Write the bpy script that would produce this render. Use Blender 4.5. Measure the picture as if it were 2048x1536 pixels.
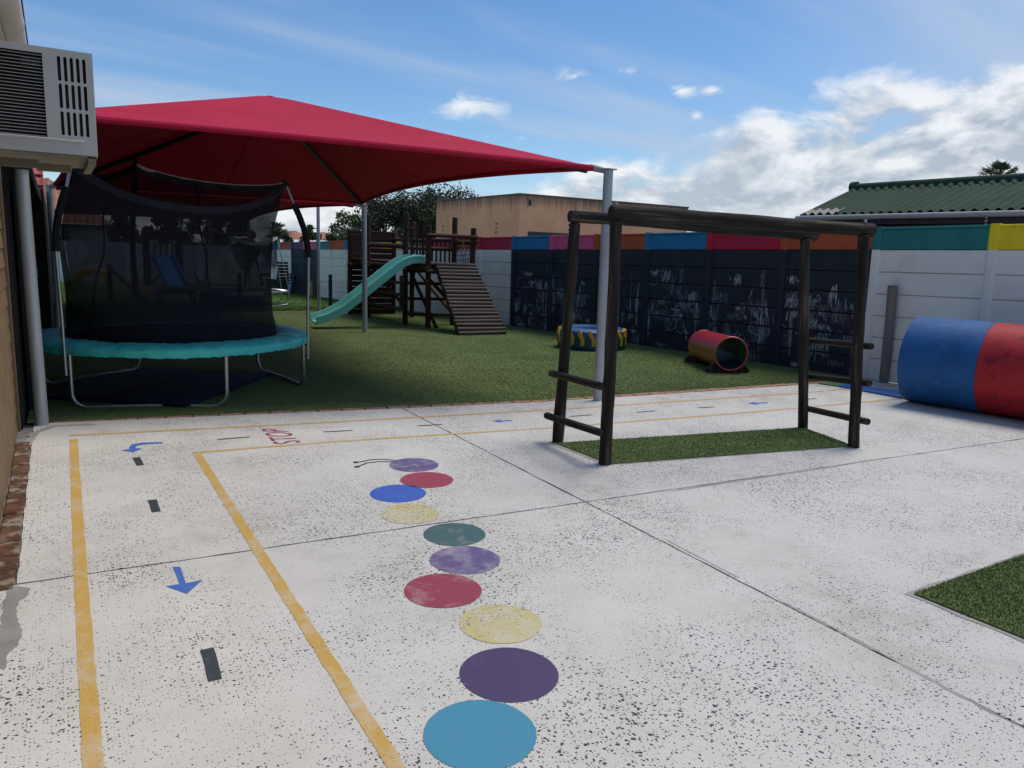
import bpy, math, random
from mathutils import Vector, Matrix, noise
import numpy as np
random.seed(7)
rad = math.radians
SC = bpy.context.scene
for o in list(bpy.data.objects):
    bpy.data.objects.remove(o)

# ------------------------------------------------------------------ camera
EYE = 1.6
FPX, CXP, CYP = 1510.0, 1024.0, 768.0          # focal length and centre in photograph pixels
_t = math.tan(0.036)                            # camera roll
_a = Vector((109 - CXP, 470 - CYP, FPX)); _b = _a + Vector((1000, 1000 * _t, 0))
_dn = _a.cross(_b).normalized()
if _dn.y < 0: _dn = -_dn
_Y = _a.normalized(); _Z = -_dn; _X = _Y.cross(_Z)
RW = Matrix((_X, _Y, _Z))                       # world = RW @ (right, down, forward)
cam_d = bpy.data.cameras.new('camera'); cam = bpy.data.objects.new('camera', cam_d)
SC.collection.objects.link(cam)
cam_d.sensor_width = 36.0; cam_d.lens = 36.0 * FPX / 2048.0
cam_d.clip_start = 0.05; cam_d.clip_end = 3000
cam.matrix_world = Matrix.Translation((0, 0, EYE)) @ (RW @ Matrix(((1, 0, 0), (0, -1, 0), (0, 0, -1)))).to_4x4()
SC.camera = cam
SC.render.resolution_x = 1024; SC.render.resolution_y = 768

# ------------------------------------------------------------------ sky, sun, exposure
SUN_EL, SUN_AZ = 66.0, 84.0                    # azimuth measured from +Y towards +X
world = bpy.data.worlds.new('World'); SC.world = world; world.use_nodes = True
def build_sky():
    nt = world.node_tree; N = nt.nodes; L = nt.links
    for n in list(N): N.remove(n)
    out = N.new('ShaderNodeOutputWorld'); bg = N.new('ShaderNodeBackground')
    L.new(bg.outputs[0], out.inputs[0])
    sky = N.new('ShaderNodeTexSky'); sky.sky_type = 'NISHITA'; sky.sun_disc = False
    sky.sun_elevation = rad(SUN_EL); sky.sun_rotation = rad(SUN_AZ)
    sky.altitude = 0; sky.air_density = 1.0; sky.dust_density = 0.1; sky.ozone_density = 6.0
    bg.inputs[1].default_value = SKY_STR
    hs_ = N.new('ShaderNodeHueSaturation'); hs_.inputs['Saturation'].default_value = 1.10; L.new(sky.outputs[0], hs_.inputs['Color'])
    tc = N.new('ShaderNodeTexCoord')
    def math_(op, a, b=None, c=None, clamp=False):
        n = N.new('ShaderNodeMath'); n.operation = op; n.use_clamp = clamp
        for i, v in enumerate((a, b, c)):
            if v is None: continue
            if isinstance(v, (int, float)): n.inputs[i].default_value = v
            else: L.new(v, n.inputs[i])
        return n.outputs[0]
    def vmath(op, a, b):
        n = N.new('ShaderNodeVectorMath'); n.operation = op
        for i, v in enumerate((a, b)):
            if isinstance(v, (tuple, list)): n.inputs[i].default_value = v
            else: L.new(v, n.inputs[i])
        return n
    def sstep(v, lo, hi):
        n = N.new('ShaderNodeMapRange'); n.interpolation_type = 'SMOOTHSTEP'
        L.new(v, n.inputs[0])
        n.inputs[1].default_value = lo; n.inputs[2].default_value = hi
        return n.outputs[0]
    def noise_(vec, scale, detail=8, rough=0.55, dist=0.0):
        n = N.new('ShaderNodeTexNoise'); n.inputs['Scale'].default_value = scale
        n.inputs['Detail'].default_value = detail; n.inputs['Roughness'].default_value = rough
        n.inputs['Distortion'].default_value = dist
        L.new(vec, n.inputs['Vector']); return n.outputs['Fac']
    def mixc(f, a, b):
        n = N.new('ShaderNodeMix'); n.data_type = 'RGBA'
        L.new(f, n.inputs[0]) if not isinstance(f, float) else None
        for i, v in ((6, a), (7, b)):
            if isinstance(v, tuple): n.inputs[i].default_value = v
            else: L.new(v, n.inputs[i])
        return n.outputs[2]
    d = vmath('NORMALIZE', tc.outputs['Generated'], (0, 0, 0)).outputs[0]
    sep = N.new('ShaderNodeSeparateXYZ'); L.new(d, sep.inputs[0])
    x, y, z = sep.outputs
    # --- high thin cirrus: streaks on a flat layer
    inv = math_('DIVIDE', 1.0, math_('ADD', math_('MAXIMUM', z, 0.0), 0.10))
    u = math_('MULTIPLY', x, inv); v = math_('MULTIPLY', y, inv)
    ca, sa = math.cos(rad(-7.0)), math.sin(rad(-7.0))
    uu = math_('ADD', math_('MULTIPLY', u, ca), math_('MULTIPLY', v, -sa))
    vv = math_('ADD', math_('MULTIPLY', u, sa), math_('MULTIPLY', v, ca))
    cmb = N.new('ShaderNodeCombineXYZ')
    L.new(math_('MULTIPLY', uu, 0.26), cmb.inputs[0]); L.new(vv, cmb.inputs[1]); cmb.inputs[2].default_value = 3.7
    cir = sstep(noise_(cmb.outputs[0], 1.25, 6, 0.5, 0.5), 0.46, 0.70)
    col = mixc(math_('MULTIPLY', cir, 0.75), hs_.outputs[0], CIRRUS)
    # --- thin veil in the east
    bank = vmath('DOT_PRODUCT', d, (math.sin(rad(92)), math.cos(rad(92)), 0)).outputs['Value']
    veil = math_('MULTIPLY', sstep(bank, 0.62, 0.90), sstep(noise_(cmb.outputs[0], 0.8, 6, 0.55, 0.2), 0.30, 0.62))
    col = mixc(math_('MULTIPLY', veil, 0.55), col, CIRRUS)
    # --- low cumulus: more of it towards the horizon and in the eastern bank
    sq = vmath('MULTIPLY', d, (1.0, 1.0, 1.9)).outputs[0]
    n1 = noise_(vmath('ADD', sq, (4.3, 1.7, 0.35)).outputs[0], 6.5, 10, 0.58, 0.25)
    n1b = noise_(vmath('ADD', sq, (4.3 + 0.012, 1.7, 0.35 + 0.035)).outputs[0], 6.5, 10, 0.58, 0.25)
    n2 = noise_(vmath('ADD', sq, (9.1, 2.2, 5.0)).outputs[0], 2.6, 3, 0.5)
    top = math_('MULTIPLY_ADD', sstep(bank, 0.42, 1.02), 0.165, 0.085)
    low = math_('SUBTRACT', top, z)                       # >0 inside the bank
    dens = math_('ADD', math_('MULTIPLY_ADD', low, 5.5, 0.02), math_('MULTIPLY', math_('SUBTRACT', n1, 0.5), 1.7))
    dens = math_('ADD', dens, math_('MULTIPLY', math_('SUBTRACT', n2, 0.5), 0.5))
    cov = sstep(dens, 0.0, 0.30)
    lit = math_('ADD', math_('MULTIPLY_ADD', math_('SUBTRACT', n1, n1b), 5.0, 0.50), math_('MULTIPLY', math_('SUBTRACT', n1, 0.47), 2.0), clamp=True)
    lit = math_('ADD', lit, math_('MULTIPLY', math_('SUBTRACT', n2, 0.5), 0.5), clamp=True)
    ccol = mixc(lit, CLOUD_DARK, CLOUD_LIT)
    col = mixc(math_('MULTIPLY', cov, 0.93), col, ccol)
    # --- small loose puffs
    puff = None
    for px, py, sx, sy, amt in PUFFS:
        r = (RW @ Vector((px - CXP, py - CYP, FPX))).normalized()
        t1 = Vector((r.y, -r.x, 0)).normalized(); t2 = t1.cross(r) * -1
        a1 = vmath('DOT_PRODUCT', d, tuple(t1 / sx)).outputs['Value']
        a2 = vmath('DOT_PRODUCT', d, tuple(t2 / sy)).outputs['Value']
        fr = vmath('DOT_PRODUCT', d, tuple(r)).outputs['Value']
        rr = math_('SQRT', math_('ADD', math_('MULTIPLY', a1, a1), math_('MULTIPLY', a2, a2)))
        p = math_('MULTIPLY', math_('MULTIPLY', math_('SUBTRACT', 1.0, rr, clamp=True), amt), math_('GREATER_THAN', fr, 0.5))
        puff = p if puff is None else math_('MAXIMUM', puff, p)
    n3 = noise_(vmath('ADD', sq, (1.3, 7.7, 2.0)).outputs[0], 16.0, 8, 0.62, 1.2)
    pc = sstep(math_('ADD', puff, math_('MULTIPLY', math_('SUBTRACT', n3, 0.52), 2.6)), 0.20, 0.95)
    pc = math_('MULTIPLY', pc, math_('MULTIPLY', puff, 1.15, clamp=True))
    col = mixc(pc, col, CLOUD_LIT)
    L.new(col, bg.inputs[0])
SKY_STR = 0.112
CIRRUS = (3.9, 4.8, 6.2, 1); CLOUD_LIT = (7.4, 7.6, 7.8, 1); CLOUD_DARK = (3.7, 4.2, 4.9, 1)
PUFFS = [(930, 212, 0.085, 0.026, 0.85), (1150, 152, 0.045, 0.017, 0.8), (1265, 142, 0.035, 0.010, 0.6), (1365, 182, 0.028, 0.013, 0.8),
         (1425, 181, 0.022, 0.010, 0.8), (1392, 232, 0.016, 0.012, 0.8), (975, 272, 0.04, 0.014, 0.5), (1045, 272, 0.016, 0.014, 0.55)]
build_sky()
sun_d = bpy.data.lights.new('sun', 'SUN'); sun = bpy.data.objects.new('sun', sun_d); SC.collection.objects.link(sun)
sun_d.energy = 2.55; sun_d.angle = rad(28); sun_d.color = (1.0, 0.93, 0.83)
_sd = Vector((math.sin(rad(SUN_AZ)) * math.cos(rad(SUN_EL)), math.cos(rad(SUN_AZ)) * math.cos(rad(SUN_EL)), math.sin(rad(SUN_EL))))
sun.rotation_euler = _sd.to_track_quat('Z', 'Y').to_euler()
SC.view_settings.view_transform = 'Standard'; SC.view_settings.look = 'None'
SC.view_settings.exposure = 0.12; SC.view_settings.gamma = 1.0; SC.view_settings.use_curve_mapping = False
SC.render.engine = 'CYCLES'
SC.cycles.max_bounces = 8; SC.cycles.transparent_max_bounces = 24

# ------------------------------------------------------------------ measuring helpers (photograph pixel -> place)
SLOPE, Y0 = 0.0175, 6.5                         # the yard falls gently to the back
def gz(y): return -SLOPE * max(0.0, min(y, 60.0) - Y0)
def ray(px, py): return RW @ Vector((px - CXP, py - CYP, FPX))
CAMP = Vector((0, 0, EYE))
def G(px, py):
    d = ray(px, py)
    p = CAMP + d * (-EYE / d.z)
    if p.y > Y0: p = CAMP + d * ((SLOPE * Y0 - EYE) / (d.z + SLOPE * d.y))
    return p
def at_y(px, py, y): d = ray(px, py); return CAMP + d * (y / d.y)
def at_x(px, py, x): d = ray(px, py); return CAMP + d * (x / d.x)
def at_z(px, py, z): d = ray(px, py); return CAMP + d * ((z - EYE) / d.z)
def proj(p):
    c = RW.transposed() @ (Vector(p) - CAMP)
    return CXP + FPX * c.x / c.z, CYP + FPX * c.y / c.z
def Zup(b, py):
    lo, hi = -2.0, 12.0
    for _ in range(40):
        m = (lo + hi) / 2
        if proj((b[0], b[1], m))[1] > py: lo = m
        else: hi = m
    return lo

# ------------------------------------------------------------------ object helpers
COL = SC.collection
PM = {}                                          # world matrix of every parent
def link(name, data): o = bpy.data.objects.new(name, data); COL.objects.link(o); return o
def tag(o, label=None, cat=None, group=None, kind=None):
    if label: o['label'] = label
    if cat: o['category'] = cat
    if group: o['group'] = group
    if kind: o['kind'] = kind
    return o
def empty(name, loc, label=None, cat=None, group=None, kind=None):
    o = link(name, None); o.location = loc; o.empty_display_size = 0.2
    PM[o.name] = Matrix.Translation(Vector(loc)); return tag(o, label, cat, group, kind)
def put(o, parent=None, mw=None):
    mw = mw if mw is not None else Matrix.Identity(4)
    PM[o.name] = mw
    if parent is not None:
        o.parent = parent; o.matrix_parent_inverse = PM[parent.name].inverted()
    o.matrix_basis = mw
    return o
class MB:
    def __init__(s): s.v = []; s.f = []
    def quad(s, a, b, c, d): i = len(s.v); s.v += [tuple(a), tuple(b), tuple(c), tuple(d)]; s.f.append((i, i+1, i+2, i+3)); return s
    def tri(s, a, b, c): i = len(s.v); s.v += [tuple(a), tuple(b), tuple(c)]; s.f.append((i, i+1, i+2)); return s
    def box(s, c, size, rot=None, bev=0.0):
        hx, hy, hz = size[0]/2, size[1]/2, size[2]/2
        c = Vector(c); i = len(s.v)
        if bev <= 0:
            for dx, dy, dz in ((-1,-1,-1),(1,-1,-1),(1,1,-1),(-1,1,-1),(-1,-1,1),(1,-1,1),(1,1,1),(-1,1,1)):
                p = Vector((dx*hx, dy*hy, dz*hz)); p = rot @ p if rot is not None else p
                s.v.append(tuple(c + p))
            s.f += [tuple(i+k for k in q) for q in ((0,3,2,1),(4,5,6,7),(0,1,5,4),(1,2,6,5),(2,3,7,6),(3,0,4,7))]
        else:
            b = min(bev, hx*.9, hy*.9, hz*.9); idx = {}
            for sx in (-1, 1):
                for sy in (-1, 1):
                    for sz in (-1, 1):
                        for ax in range(3):
                            p = Vector((sx*(hx-b), sy*(hy-b), sz*(hz-b))); p[ax] = (hx, hy, hz)[ax] * (sx, sy, sz)[ax]
                            p = rot @ p if rot is not None else p
                            idx[(sx, sy, sz, ax)] = len(s.v); s.v.append(tuple(c + p))
            g = lambda a, b_, c_, ax: idx[(a, b_, c_, ax)]
            for q in (-1, 1):
                F = [((q,-1,-1,0),(q,1,-1,0),(q,1,1,0),(q,-1,1,0)), ((-1,q,-1,1),(1,q,-1,1),(1,q,1,1),(-1,q,1,1)), ((-1,-1,q,2),(1,-1,q,2),(1,1,q,2),(-1,1,q,2))]
                for k, fc in enumerate(F):
                    t = tuple(g(*e) for e in fc)
                    s.f.append(t if (q == 1) == (k != 1) else t[::-1])
                for r in (-1, 1):
                    for e in (((q,r,-1,0),(q,r,1,0),(q,r,1,1),(q,r,-1,1)), ((q,-1,r,0),(q,1,r,0),(q,1,r,2),(q,-1,r,2)), ((-1,q,r,1),(1,q,r,1),(1,q,r,2),(-1,q,r,2))):
                        s.f.append(tuple(g(*w) for w in e))
            for sx in (-1, 1):
                for sy in (-1, 1):
                    for sz in (-1, 1): s.f.append((g(sx,sy,sz,0), g(sx,sy,sz,1), g(sx,sy,sz,2)))
        return s
    def tube(s, pts, r, seg=10, caps=True, closed=False):
        pts = [Vector(p) for p in pts]; n = len(pts)
        rs = r if isinstance(r, (list, tuple)) else [r]*n
        up = None; base = len(s.v)
        for i, p in enumerate(pts):
            if closed: t = (pts[(i+1) % n] - pts[i-1])
            else: t = (pts[min(i+1, n-1)] - pts[max(i-1, 0)])
            t.normalize()
            if up is None:
                up = Vector((0, 0, 1)) if abs(t.z) < 0.9 else Vector((1, 0, 0))
            x = t.cross(up)
            if x.length < 1e-4: x = t.orthogonal()
            x.normalize(); up = x.cross(t).normalized()
            for k in range(seg):
                a = 2*math.pi*k/seg
                s.v.append(tuple(p + (x*math.cos(a) + up*math.sin(a))*rs[i]))
        for i in range(n if closed else n-1):
            j = (i+1) % n
            for k in range(seg):
                k2 = (k+1) % seg
                s.f.append((base+i*seg+k, base+i*seg+k2, base+j*seg+k2, base+j*seg+k))
        if caps and not closed:
            s.f.append(tuple(base+k for k in range(seg))[::-1]); s.f.append(tuple(base+(n-1)*seg+k for k in range(seg)))
        return s
    def prism(s, poly, z0, z1):
        n = len(poly); i = len(s.v)
        zz = lambda z, p: z(p) if callable(z) else z
        s.v += [(p[0], p[1], zz(z0, p)) for p in poly] + [(p[0], p[1], zz(z1, p)) for p in poly]
        s.f.append(tuple(i+k for k in range(n))[::-1]); s.f.append(tuple(i+n+k for k in range(n)))
        for k in range(n): s.f.append((i+k, i+(k+1) % n, i+n+(k+1) % n, i+n+k))
        return s
    def sheet(s, poly, z):
        i = len(s.v); s.v += [(p[0], p[1], z(p) if callable(z) else z) for p in poly]; s.f.append(tuple(range(i, i+len(poly)))); return s
    def grid(s, fn, nu, nv):
        i = len(s.v)
        for a in range(nu+1):
            for b in range(nv+1): s.v.append(tuple(fn(a/nu, b/nv)))
        for a in range(nu):
            for b in range(nv):
                q = i+a*(nv+1)+b; s.f.append((q, q+nv+1, q+nv+2, q+1))
        return s
    def mesh(s, name, mat=None, smooth=False, recalc=False):
        m = bpy.data.meshes.new(name); m.from_pydata(s.v, [], s.f); m.update()
        if mat: m.materials.append(mat)
        if smooth:
            m.shade_smooth()
            try: m.set_sharp_from_angle(angle=rad(40))
            except Exception: pass
        return m
    def build(s, name, mat, parent=None, smooth=False, mw=None):
        if mw is None and parent is None and s.v:     # keep the origin at the thing itself
            pass
        return put(link(name, s.mesh(name, mat, smooth)), parent, mw)

# ------------------------------------------------------------------ materials
MATS = {}
def srgb(r, g, b):
    f = lambda c: (c/255/12.92 if c/255 <= .04045 else ((c/255+.055)/1.055)**2.4)
    return (f(r), f(g), f(b))
def M(name, col, rough=0.6, var=0.15, scale=6.0, bump=0.0, bscale=40.0, metal=0.0, stretch=(1, 1, 1), col2=None, c2lo=0.55, c2hi=0.75, c2scale=3.0, c2stretch=None, spec=0.5, pos=False, detail=6):
    if name in MATS: return MATS[name]
    m = bpy.data.materials.new(name); m.use_nodes = True; MATS[name] = m
    nt = m.node_tree; N = nt.nodes; L = nt.links; B = N['Principled BSDF']
    B.inputs['Roughness'].default_value = rough; B.inputs['Metallic'].default_value = metal
    B.inputs['Specular IOR Level'].default_value = spec
    tc = N.new('ShaderNodeTexCoord'); gp = N.new('ShaderNodeNewGeometry'); oi = N.new('ShaderNodeObjectInfo')
    w = N.new('ShaderNodeMath'); w.operation = 'MULTIPLY'; w.inputs[1].default_value = 53.0; L.new(oi.outputs['Random'], w.inputs[0])
    src = gp.outputs['Position'] if pos else tc.outputs['Object']
    def mp(st):
        n = N.new('ShaderNodeMapping'); n.inputs['Scale'].default_value = st; L.new(src, n.inputs[0]); return n.outputs[0]
    def nz(sc, st, det=detail, rg=0.6):
        n = N.new('ShaderNodeTexNoise'); n.noise_dimensions = '4D'; n.inputs['Scale'].default_value = sc
        n.inputs['Detail'].default_value = det; n.inputs['Roughness'].default_value = rg
        L.new(mp(st), n.inputs['Vector']); L.new(w.outputs[0], n.inputs['W']); return n.outputs['Fac']
    rmp = N.new('ShaderNodeValToRGB'); L.new(nz(scale, stretch), rmp.inputs[0])
    e = rmp.color_ramp.elements; e[0].position = 0.25; e[1].position = 0.75
    e[0].color = tuple(max(0, c*(1-var)) for c in col) + (1,); e[1].color = tuple(min(1, c*(1+var)) for c in col) + (1,)
    out = rmp.outputs[0]
    if col2:
        mr = N.new('ShaderNodeMapRange'); mr.inputs[1].default_value = c2lo; mr.inputs[2].default_value = c2hi
        L.new(nz(c2scale, c2stretch or stretch, 8, 0.65), mr.inputs[0])
        mx = N.new('ShaderNodeMix'); mx.data_type = 'RGBA'; L.new(mr.outputs[0], mx.inputs[0]); L.new(out, mx.inputs[6]); mx.inputs[7].default_value = tuple(col2) + (1,)
        out = mx.outputs[2]
    L.new(out, B.inputs['Base Color'])
    if bump > 0:
        bp = N.new('ShaderNodeBump'); bp.inputs['Strength'].default_value = 0.6; bp.inputs['Distance'].default_value = bump
        L.new(nz(bscale, stretch, 8), bp.inputs['Height']); L.new(bp.outputs[0], B.inputs['Normal'])
    return m

# special materials -------------------------------------------------
CONC = (0.585, 0.567, 0.530)
def concrete_nodes(nt, L, N, pos):
    """exposed-aggregate concrete: pale matrix, drifting patches of dark angular chips, blotchy stains; returns colour, chip mask"""
    def nz(sc, det=6, rg=0.6, off=0.0):
        n = N.new('ShaderNodeTexNoise'); n.inputs['Scale'].default_value = sc; n.inputs['Detail'].default_value = det; n.inputs['Roughness'].default_value = rg
        mp = N.new('ShaderNodeMapping'); mp.inputs['Location'].default_value = (off, off*.7, off*.3); L.new(pos, mp.inputs[0]); L.new(mp.outputs[0], n.inputs['Vector']); return n
    def mr(v, a, b, c=0.0, d=1.0):
        n = N.new('ShaderNodeMapRange'); L.new(v, n.inputs[0])
        for i, q in enumerate((a, b, c, d)): n.inputs[i+1].default_value = q
        return n.outputs[0]
    def mt(op, a, b):
        n = N.new('ShaderNodeMath'); n.operation = op
        for i, q in enumerate((a, b)):
            if isinstance(q, (int, float)): n.inputs[i].default_value = q
            else: L.new(q, n.inputs[i])
        return n.outputs[0]
    patch = mt('MULTIPLY', mr(nz(1.15, 4, 0.6, 3.1).outputs['Fac'], 0.34, 0.60), mr(nz(0.35, 2, 0.5, 9.0).outputs['Fac'], 0.30, 0.60, 0.55, 1.0))
    patch = mt('ADD', mt('MULTIPLY', patch, 0.70), 0.27)
    dn = nz(75, 3, 0.6, 1.0)
    dv = N.new('ShaderNodeVectorMath'); dv.operation = 'SCALE'; dv.inputs['Scale'].default_value = 0.013
    L.new(dn.outputs['Color'], dv.inputs[0])
    ad = N.new('ShaderNodeVectorMath'); L.new(pos, ad.inputs[0]); L.new(dv.outputs[0], ad.inputs[1])
    chips = None
    for sc, k, st in ((31, 0.42, (1, 1.35, 1)), (50, 0.52, (1.3, 1, 1)), (84, 0.54, (1, 1.2, 1))):
        mp = N.new('ShaderNodeMapping'); mp.inputs['Scale'].default_value = st; mp.inputs['Location'].default_value = (sc, 0, 0); L.new(ad.outputs[0], mp.inputs[0])
        vo = N.new('ShaderNodeTexVoronoi'); vo.voronoi_dimensions = '2D'; vo.distance = 'MANHATTAN'; vo.inputs['Scale'].default_value = sc
        L.new(mp.outputs[0], vo.inputs['Vector'])
        sp = N.new('ShaderNodeSeparateColor'); L.new(vo.outputs['Color'], sp.inputs[0])
        size = mr(sp.outputs[0], 0.55, 1.0, 0.0, k)
        thr = mt('MULTIPLY', size, patch)
        c = mr(mt('SUBTRACT', thr, vo.outputs['Distance']), 0.0, 0.04)
        chips = c if chips is None else mt('MAXIMUM', chips, c)
    big = nz(0.55, 5, 0.6, 5.0).outputs['Fac']; mid = nz(3.2, 8, 0.7, 2.0).outputs['Fac']; fine = nz(160, 3, 0.7).outputs['Fac']
    v = mt('ADD', mt('ADD', mt('MULTIPLY', big, 0.36), mt('MULTIPLY', mid, 0.32)), mt('MULTIPLY', fine, 0.14))
    rmp = N.new('ShaderNodeValToRGB'); L.new(v, rmp.inputs[0])
    e = rmp.color_ramp.elements; e[0].position = 0.28; e[1].position = 0.54
    e[0].color = (CONC[0]*.66, CONC[1]*.65, CONC[2]*.62, 1); e[1].color = (CONC[0]*1.08, CONC[1]*1.08, CONC[2]*1.08, 1)
    m_ = e.new(0.385); m_.color = (CONC[0]*.92, CONC[1]*.915, CONC[2]*.90, 1)
    return rmp.outputs[0], chips, mid, mt
def make_concrete():
    m = bpy.data.materials.new('aggregate_concrete'); m.use_nodes = True; nt = m.node_tree; N = nt.nodes; L = nt.links; B = N['Principled BSDF']
    gp = N.new('ShaderNodeNewGeometry')
    col, chips, mid, mt = concrete_nodes(nt, L, N, gp.outputs['Position'])
    mx = N.new('ShaderNodeMix'); mx.data_type = 'RGBA'; L.new(chips, mx.inputs[0]); L.new(col, mx.inputs[6]); mx.inputs[7].default_value = (0.045, 0.05, 0.062, 1)
    L.new(mx.outputs[2], B.inputs['Base Color']); B.inputs['Roughness'].default_value = 0.75; B.inputs['Specular IOR Level'].default_value = 0.3
    bp = N.new('ShaderNodeBump'); bp.inputs['Strength'].default_value = 0.35; bp.inputs['Distance'].default_value = 0.004
    L.new(mt('SUBTRACT', mid, mt('MULTIPLY', chips, 0.4)), bp.inputs['Height']); L.new(bp.outputs[0], B.inputs['Normal'])
    return m
def paint(name, col, wear=0.3, chip=0.5, sc=14.0, lo=0.60):
    m = bpy.data.materials.new(name); m.use_nodes = True; nt = m.node_tree; N = nt.nodes; L = nt.links; B = N['Principled BSDF']
    gp = N.new('ShaderNodeNewGeometry')
    ccol, chips, mid, mt = concrete_nodes(nt, L, N, gp.outputs['Position'])
    n = N.new('ShaderNodeTexNoise'); n.inputs['Scale'].default_value = sc; n.inputs['Detail'].default_value = 9; n.inputs['Roughness'].default_value = 0.72; L.new(gp.outputs['Position'], n.inputs['Vector'])
    n2 = N.new('ShaderNodeTexNoise'); n2.inputs['Scale'].default_value = 3.1; n2.inputs['Detail'].default_value = 3; L.new(gp.outputs['Position'], n2.inputs['Vector'])
    v = mt('ADD', mt('MULTIPLY', n.outputs['Fac'], 0.6), mt('MULTIPLY', n2.outputs['Fac'], 0.4))
    mr = N.new('ShaderNodeMapRange'); L.new(v, mr.inputs[0]); mr.inputs[1].default_value = lo - wear*0.2; mr.inputs[2].default_value = lo + 0.16 - wear*0.05; mr.inputs[3].default_value = wear*0.12
    mr.inputs[4].default_value = min(1.0, 0.25 + wear)
    a = N.new('ShaderNodeMix'); a.data_type = 'RGBA'; L.new(mr.outputs[0], a.inputs[0]); a.inputs[6].default_value = tuple(col)+(1,); L.new(ccol, a.inputs[7])
    b = N.new('ShaderNodeMix'); b.data_type = 'RGBA'; L.new(mt('MULTIPLY', chips, chip), b.inputs[0]); L.new(a.outputs[2], b.inputs[6]); b.inputs[7].default_value = (0.05, 0.055, 0.07, 1)
    L.new(b.outputs[2], B.inputs['Base Color']); B.inputs['Roughness'].default_value = 0.6; B.inputs['Specular IOR Level'].default_value = 0.35
    return m
MCONC = make_concrete()
MORTAR = M('joint_mortar', (0.20, 0.20, 0.195), 0.9, 0.35, 9, bump=0.003, bscale=60, pos=True)
MSMEAR = M('mortar_smear', (0.30, 0.29, 0.27), 0.9, 0.2, 5, bump=0.002, bscale=70, pos=True)
TURF = M('artificial_turf', (0.112, 0.150, 0.052), 0.95, 0.28, 1.6, bump=0.010, bscale=220, pos=True, spec=0.15)
TBLADE = M('turf_blade', (0.160, 0.206, 0.078), 0.85, 0.40, 38, pos=True, spec=0.2, col2=(0.19, 0.19, 0.085), c2lo=0.55, c2hi=0.72, c2scale=60)
LAWN = M('lawn', (0.085, 0.150, 0.030), 0.9, 0.35, 1.2, bump=0.02, bscale=60, pos=True, spec=0.15)
LBLADE = M('lawn_blade', (0.10, 0.18, 0.035), 0.8, 0.4, 12, pos=True, spec=0.2, col2=(0.20, 0.19, 0.07), c2lo=0.58, c2hi=0.75, c2scale=6)
EARTH = M('earth', (0.13, 0.12, 0.08), 0.95, 0.3, 0.2, pos=True)
BRICK = M('paving_brick', (0.30, 0.155, 0.10), 0.9, 0.35, 14, bump=0.004, bscale=50, col2=(0.42, 0.38, 0.33), c2lo=0.55, c2hi=0.72, c2scale=9)
BRICKD = M('old_red_brick', (0.115, 0.058, 0.036), 0.95, 0.6, 12, bump=0.010, bscale=30, col2=(0.36, 0.32, 0.27), c2lo=0.50, c2hi=0.66, c2scale=9, spec=.1)

# ================================================================== THE SETTING
m = MB()
ys = [-400, -8, 0, Y0, 14, 22, 30, 38, 46, 60, 140, 400, 900]
m.grid(lambda u, v: (-700 + 1400*u, ys[round(v*(len(ys)-1))], gz(ys[round(v*(len(ys)-1))]) - 0.06), 8, len(ys)-1)
m.f = [tuple(reversed(f)) if False else f for f in m.f]
tag(m.build('ground', EARTH), kind='structure')

# ---- paving: four big concrete slabs with joints
pts_edge = [G(60, 851), G(640, 825), G(1080, 805), G(1593, 770), G(1700, 763)]
edge_l = Vector((-0.30, pts_edge[0].y, 0)); edge_r = Vector((11.5, pts_edge[-1].y - 0.05, 0))
def edge_y(x):
    P = [edge_l] + pts_edge + [edge_r]
    for a, b in zip(P, P[1:]):
        if a.x <= x <= b.x: return a.y + (b.y-a.y)*(x-a.x)/(b.x-a.x+1e-9)
    return P[-1].y
JA, JB = G(0, 1173), G(2048, 877)                       # cross joint
def jy(x): return JA.y + (JB.y-JA.y)*(x-JA.x)/(JB.x-JA.x)
jA, jB = G(810, 820), G(2048, 1455)                     # long joint
def jx(y): return jA.x + (jB.x-jA.x)*(y-jA.y)/(jB.y-jA.y)
pave = tag(MB().sheet([(-0.36, -5), (11.5, -5), (11.5, edge_r.y), (5, edge_y(5)), (-0.36, edge_l.y)], -0.012).build('concrete_pavement', MORTAR), kind='structure')
rj = random.Random(3)
def ragged(a, b, step=0.11, amp=0.004):
    a = Vector(a[:2]); b = Vector(b[:2]); n = max(1, int((b-a).length/step)); t = (b-a).normalized(); q = Vector((-t.y, t.x))
    return [tuple(a + (b-a)*i/n + q*(rj.uniform(-amp, amp) if 0 < i else 0)) for i in range(n)]
XL, XR, YB = -0.245, 11.5, -5.0
g = 0.007
def slab(corners, rag):
    poly = []
    for i, c in enumerate(corners):
        d = corners[(i+1) % len(corners)]
        poly += ragged(c, d) if rag[i] else [tuple(c[:2])]
    MB().prism(poly, -0.010, 0.0).build('concrete_slab', MCONC, pave)
yc = jy(2.9); xc = jx(yc)
top_l = [(x, edge_y(x) - 0.01) for x in (jx(6.6)-g, 1.0, XL)]
top_r = [(x, edge_y(x) - 0.01) for x in (XR, 8.3, 5.1, jx(6.6)+g)]
slab([(XL, jy(XL)+g), (xc-g, yc+g)] + top_l, [1, 1, 0, 0, 1])
slab([(xc+g, yc+g), (XR, jy(XR)+g)] + top_r, [1, 0, 0, 0, 0, 1])
slab([(-.36, YB), (jx(YB)-g, YB), (xc-g, yc-g), (-.36, jy(-.36)-g)], [0, 1, 1, 1])
slab([(jx(YB)+g, YB), (XR, YB), (XR, jy(XR)-g), (xc+g, yc-g)], [0, 0, 1, 1])
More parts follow.
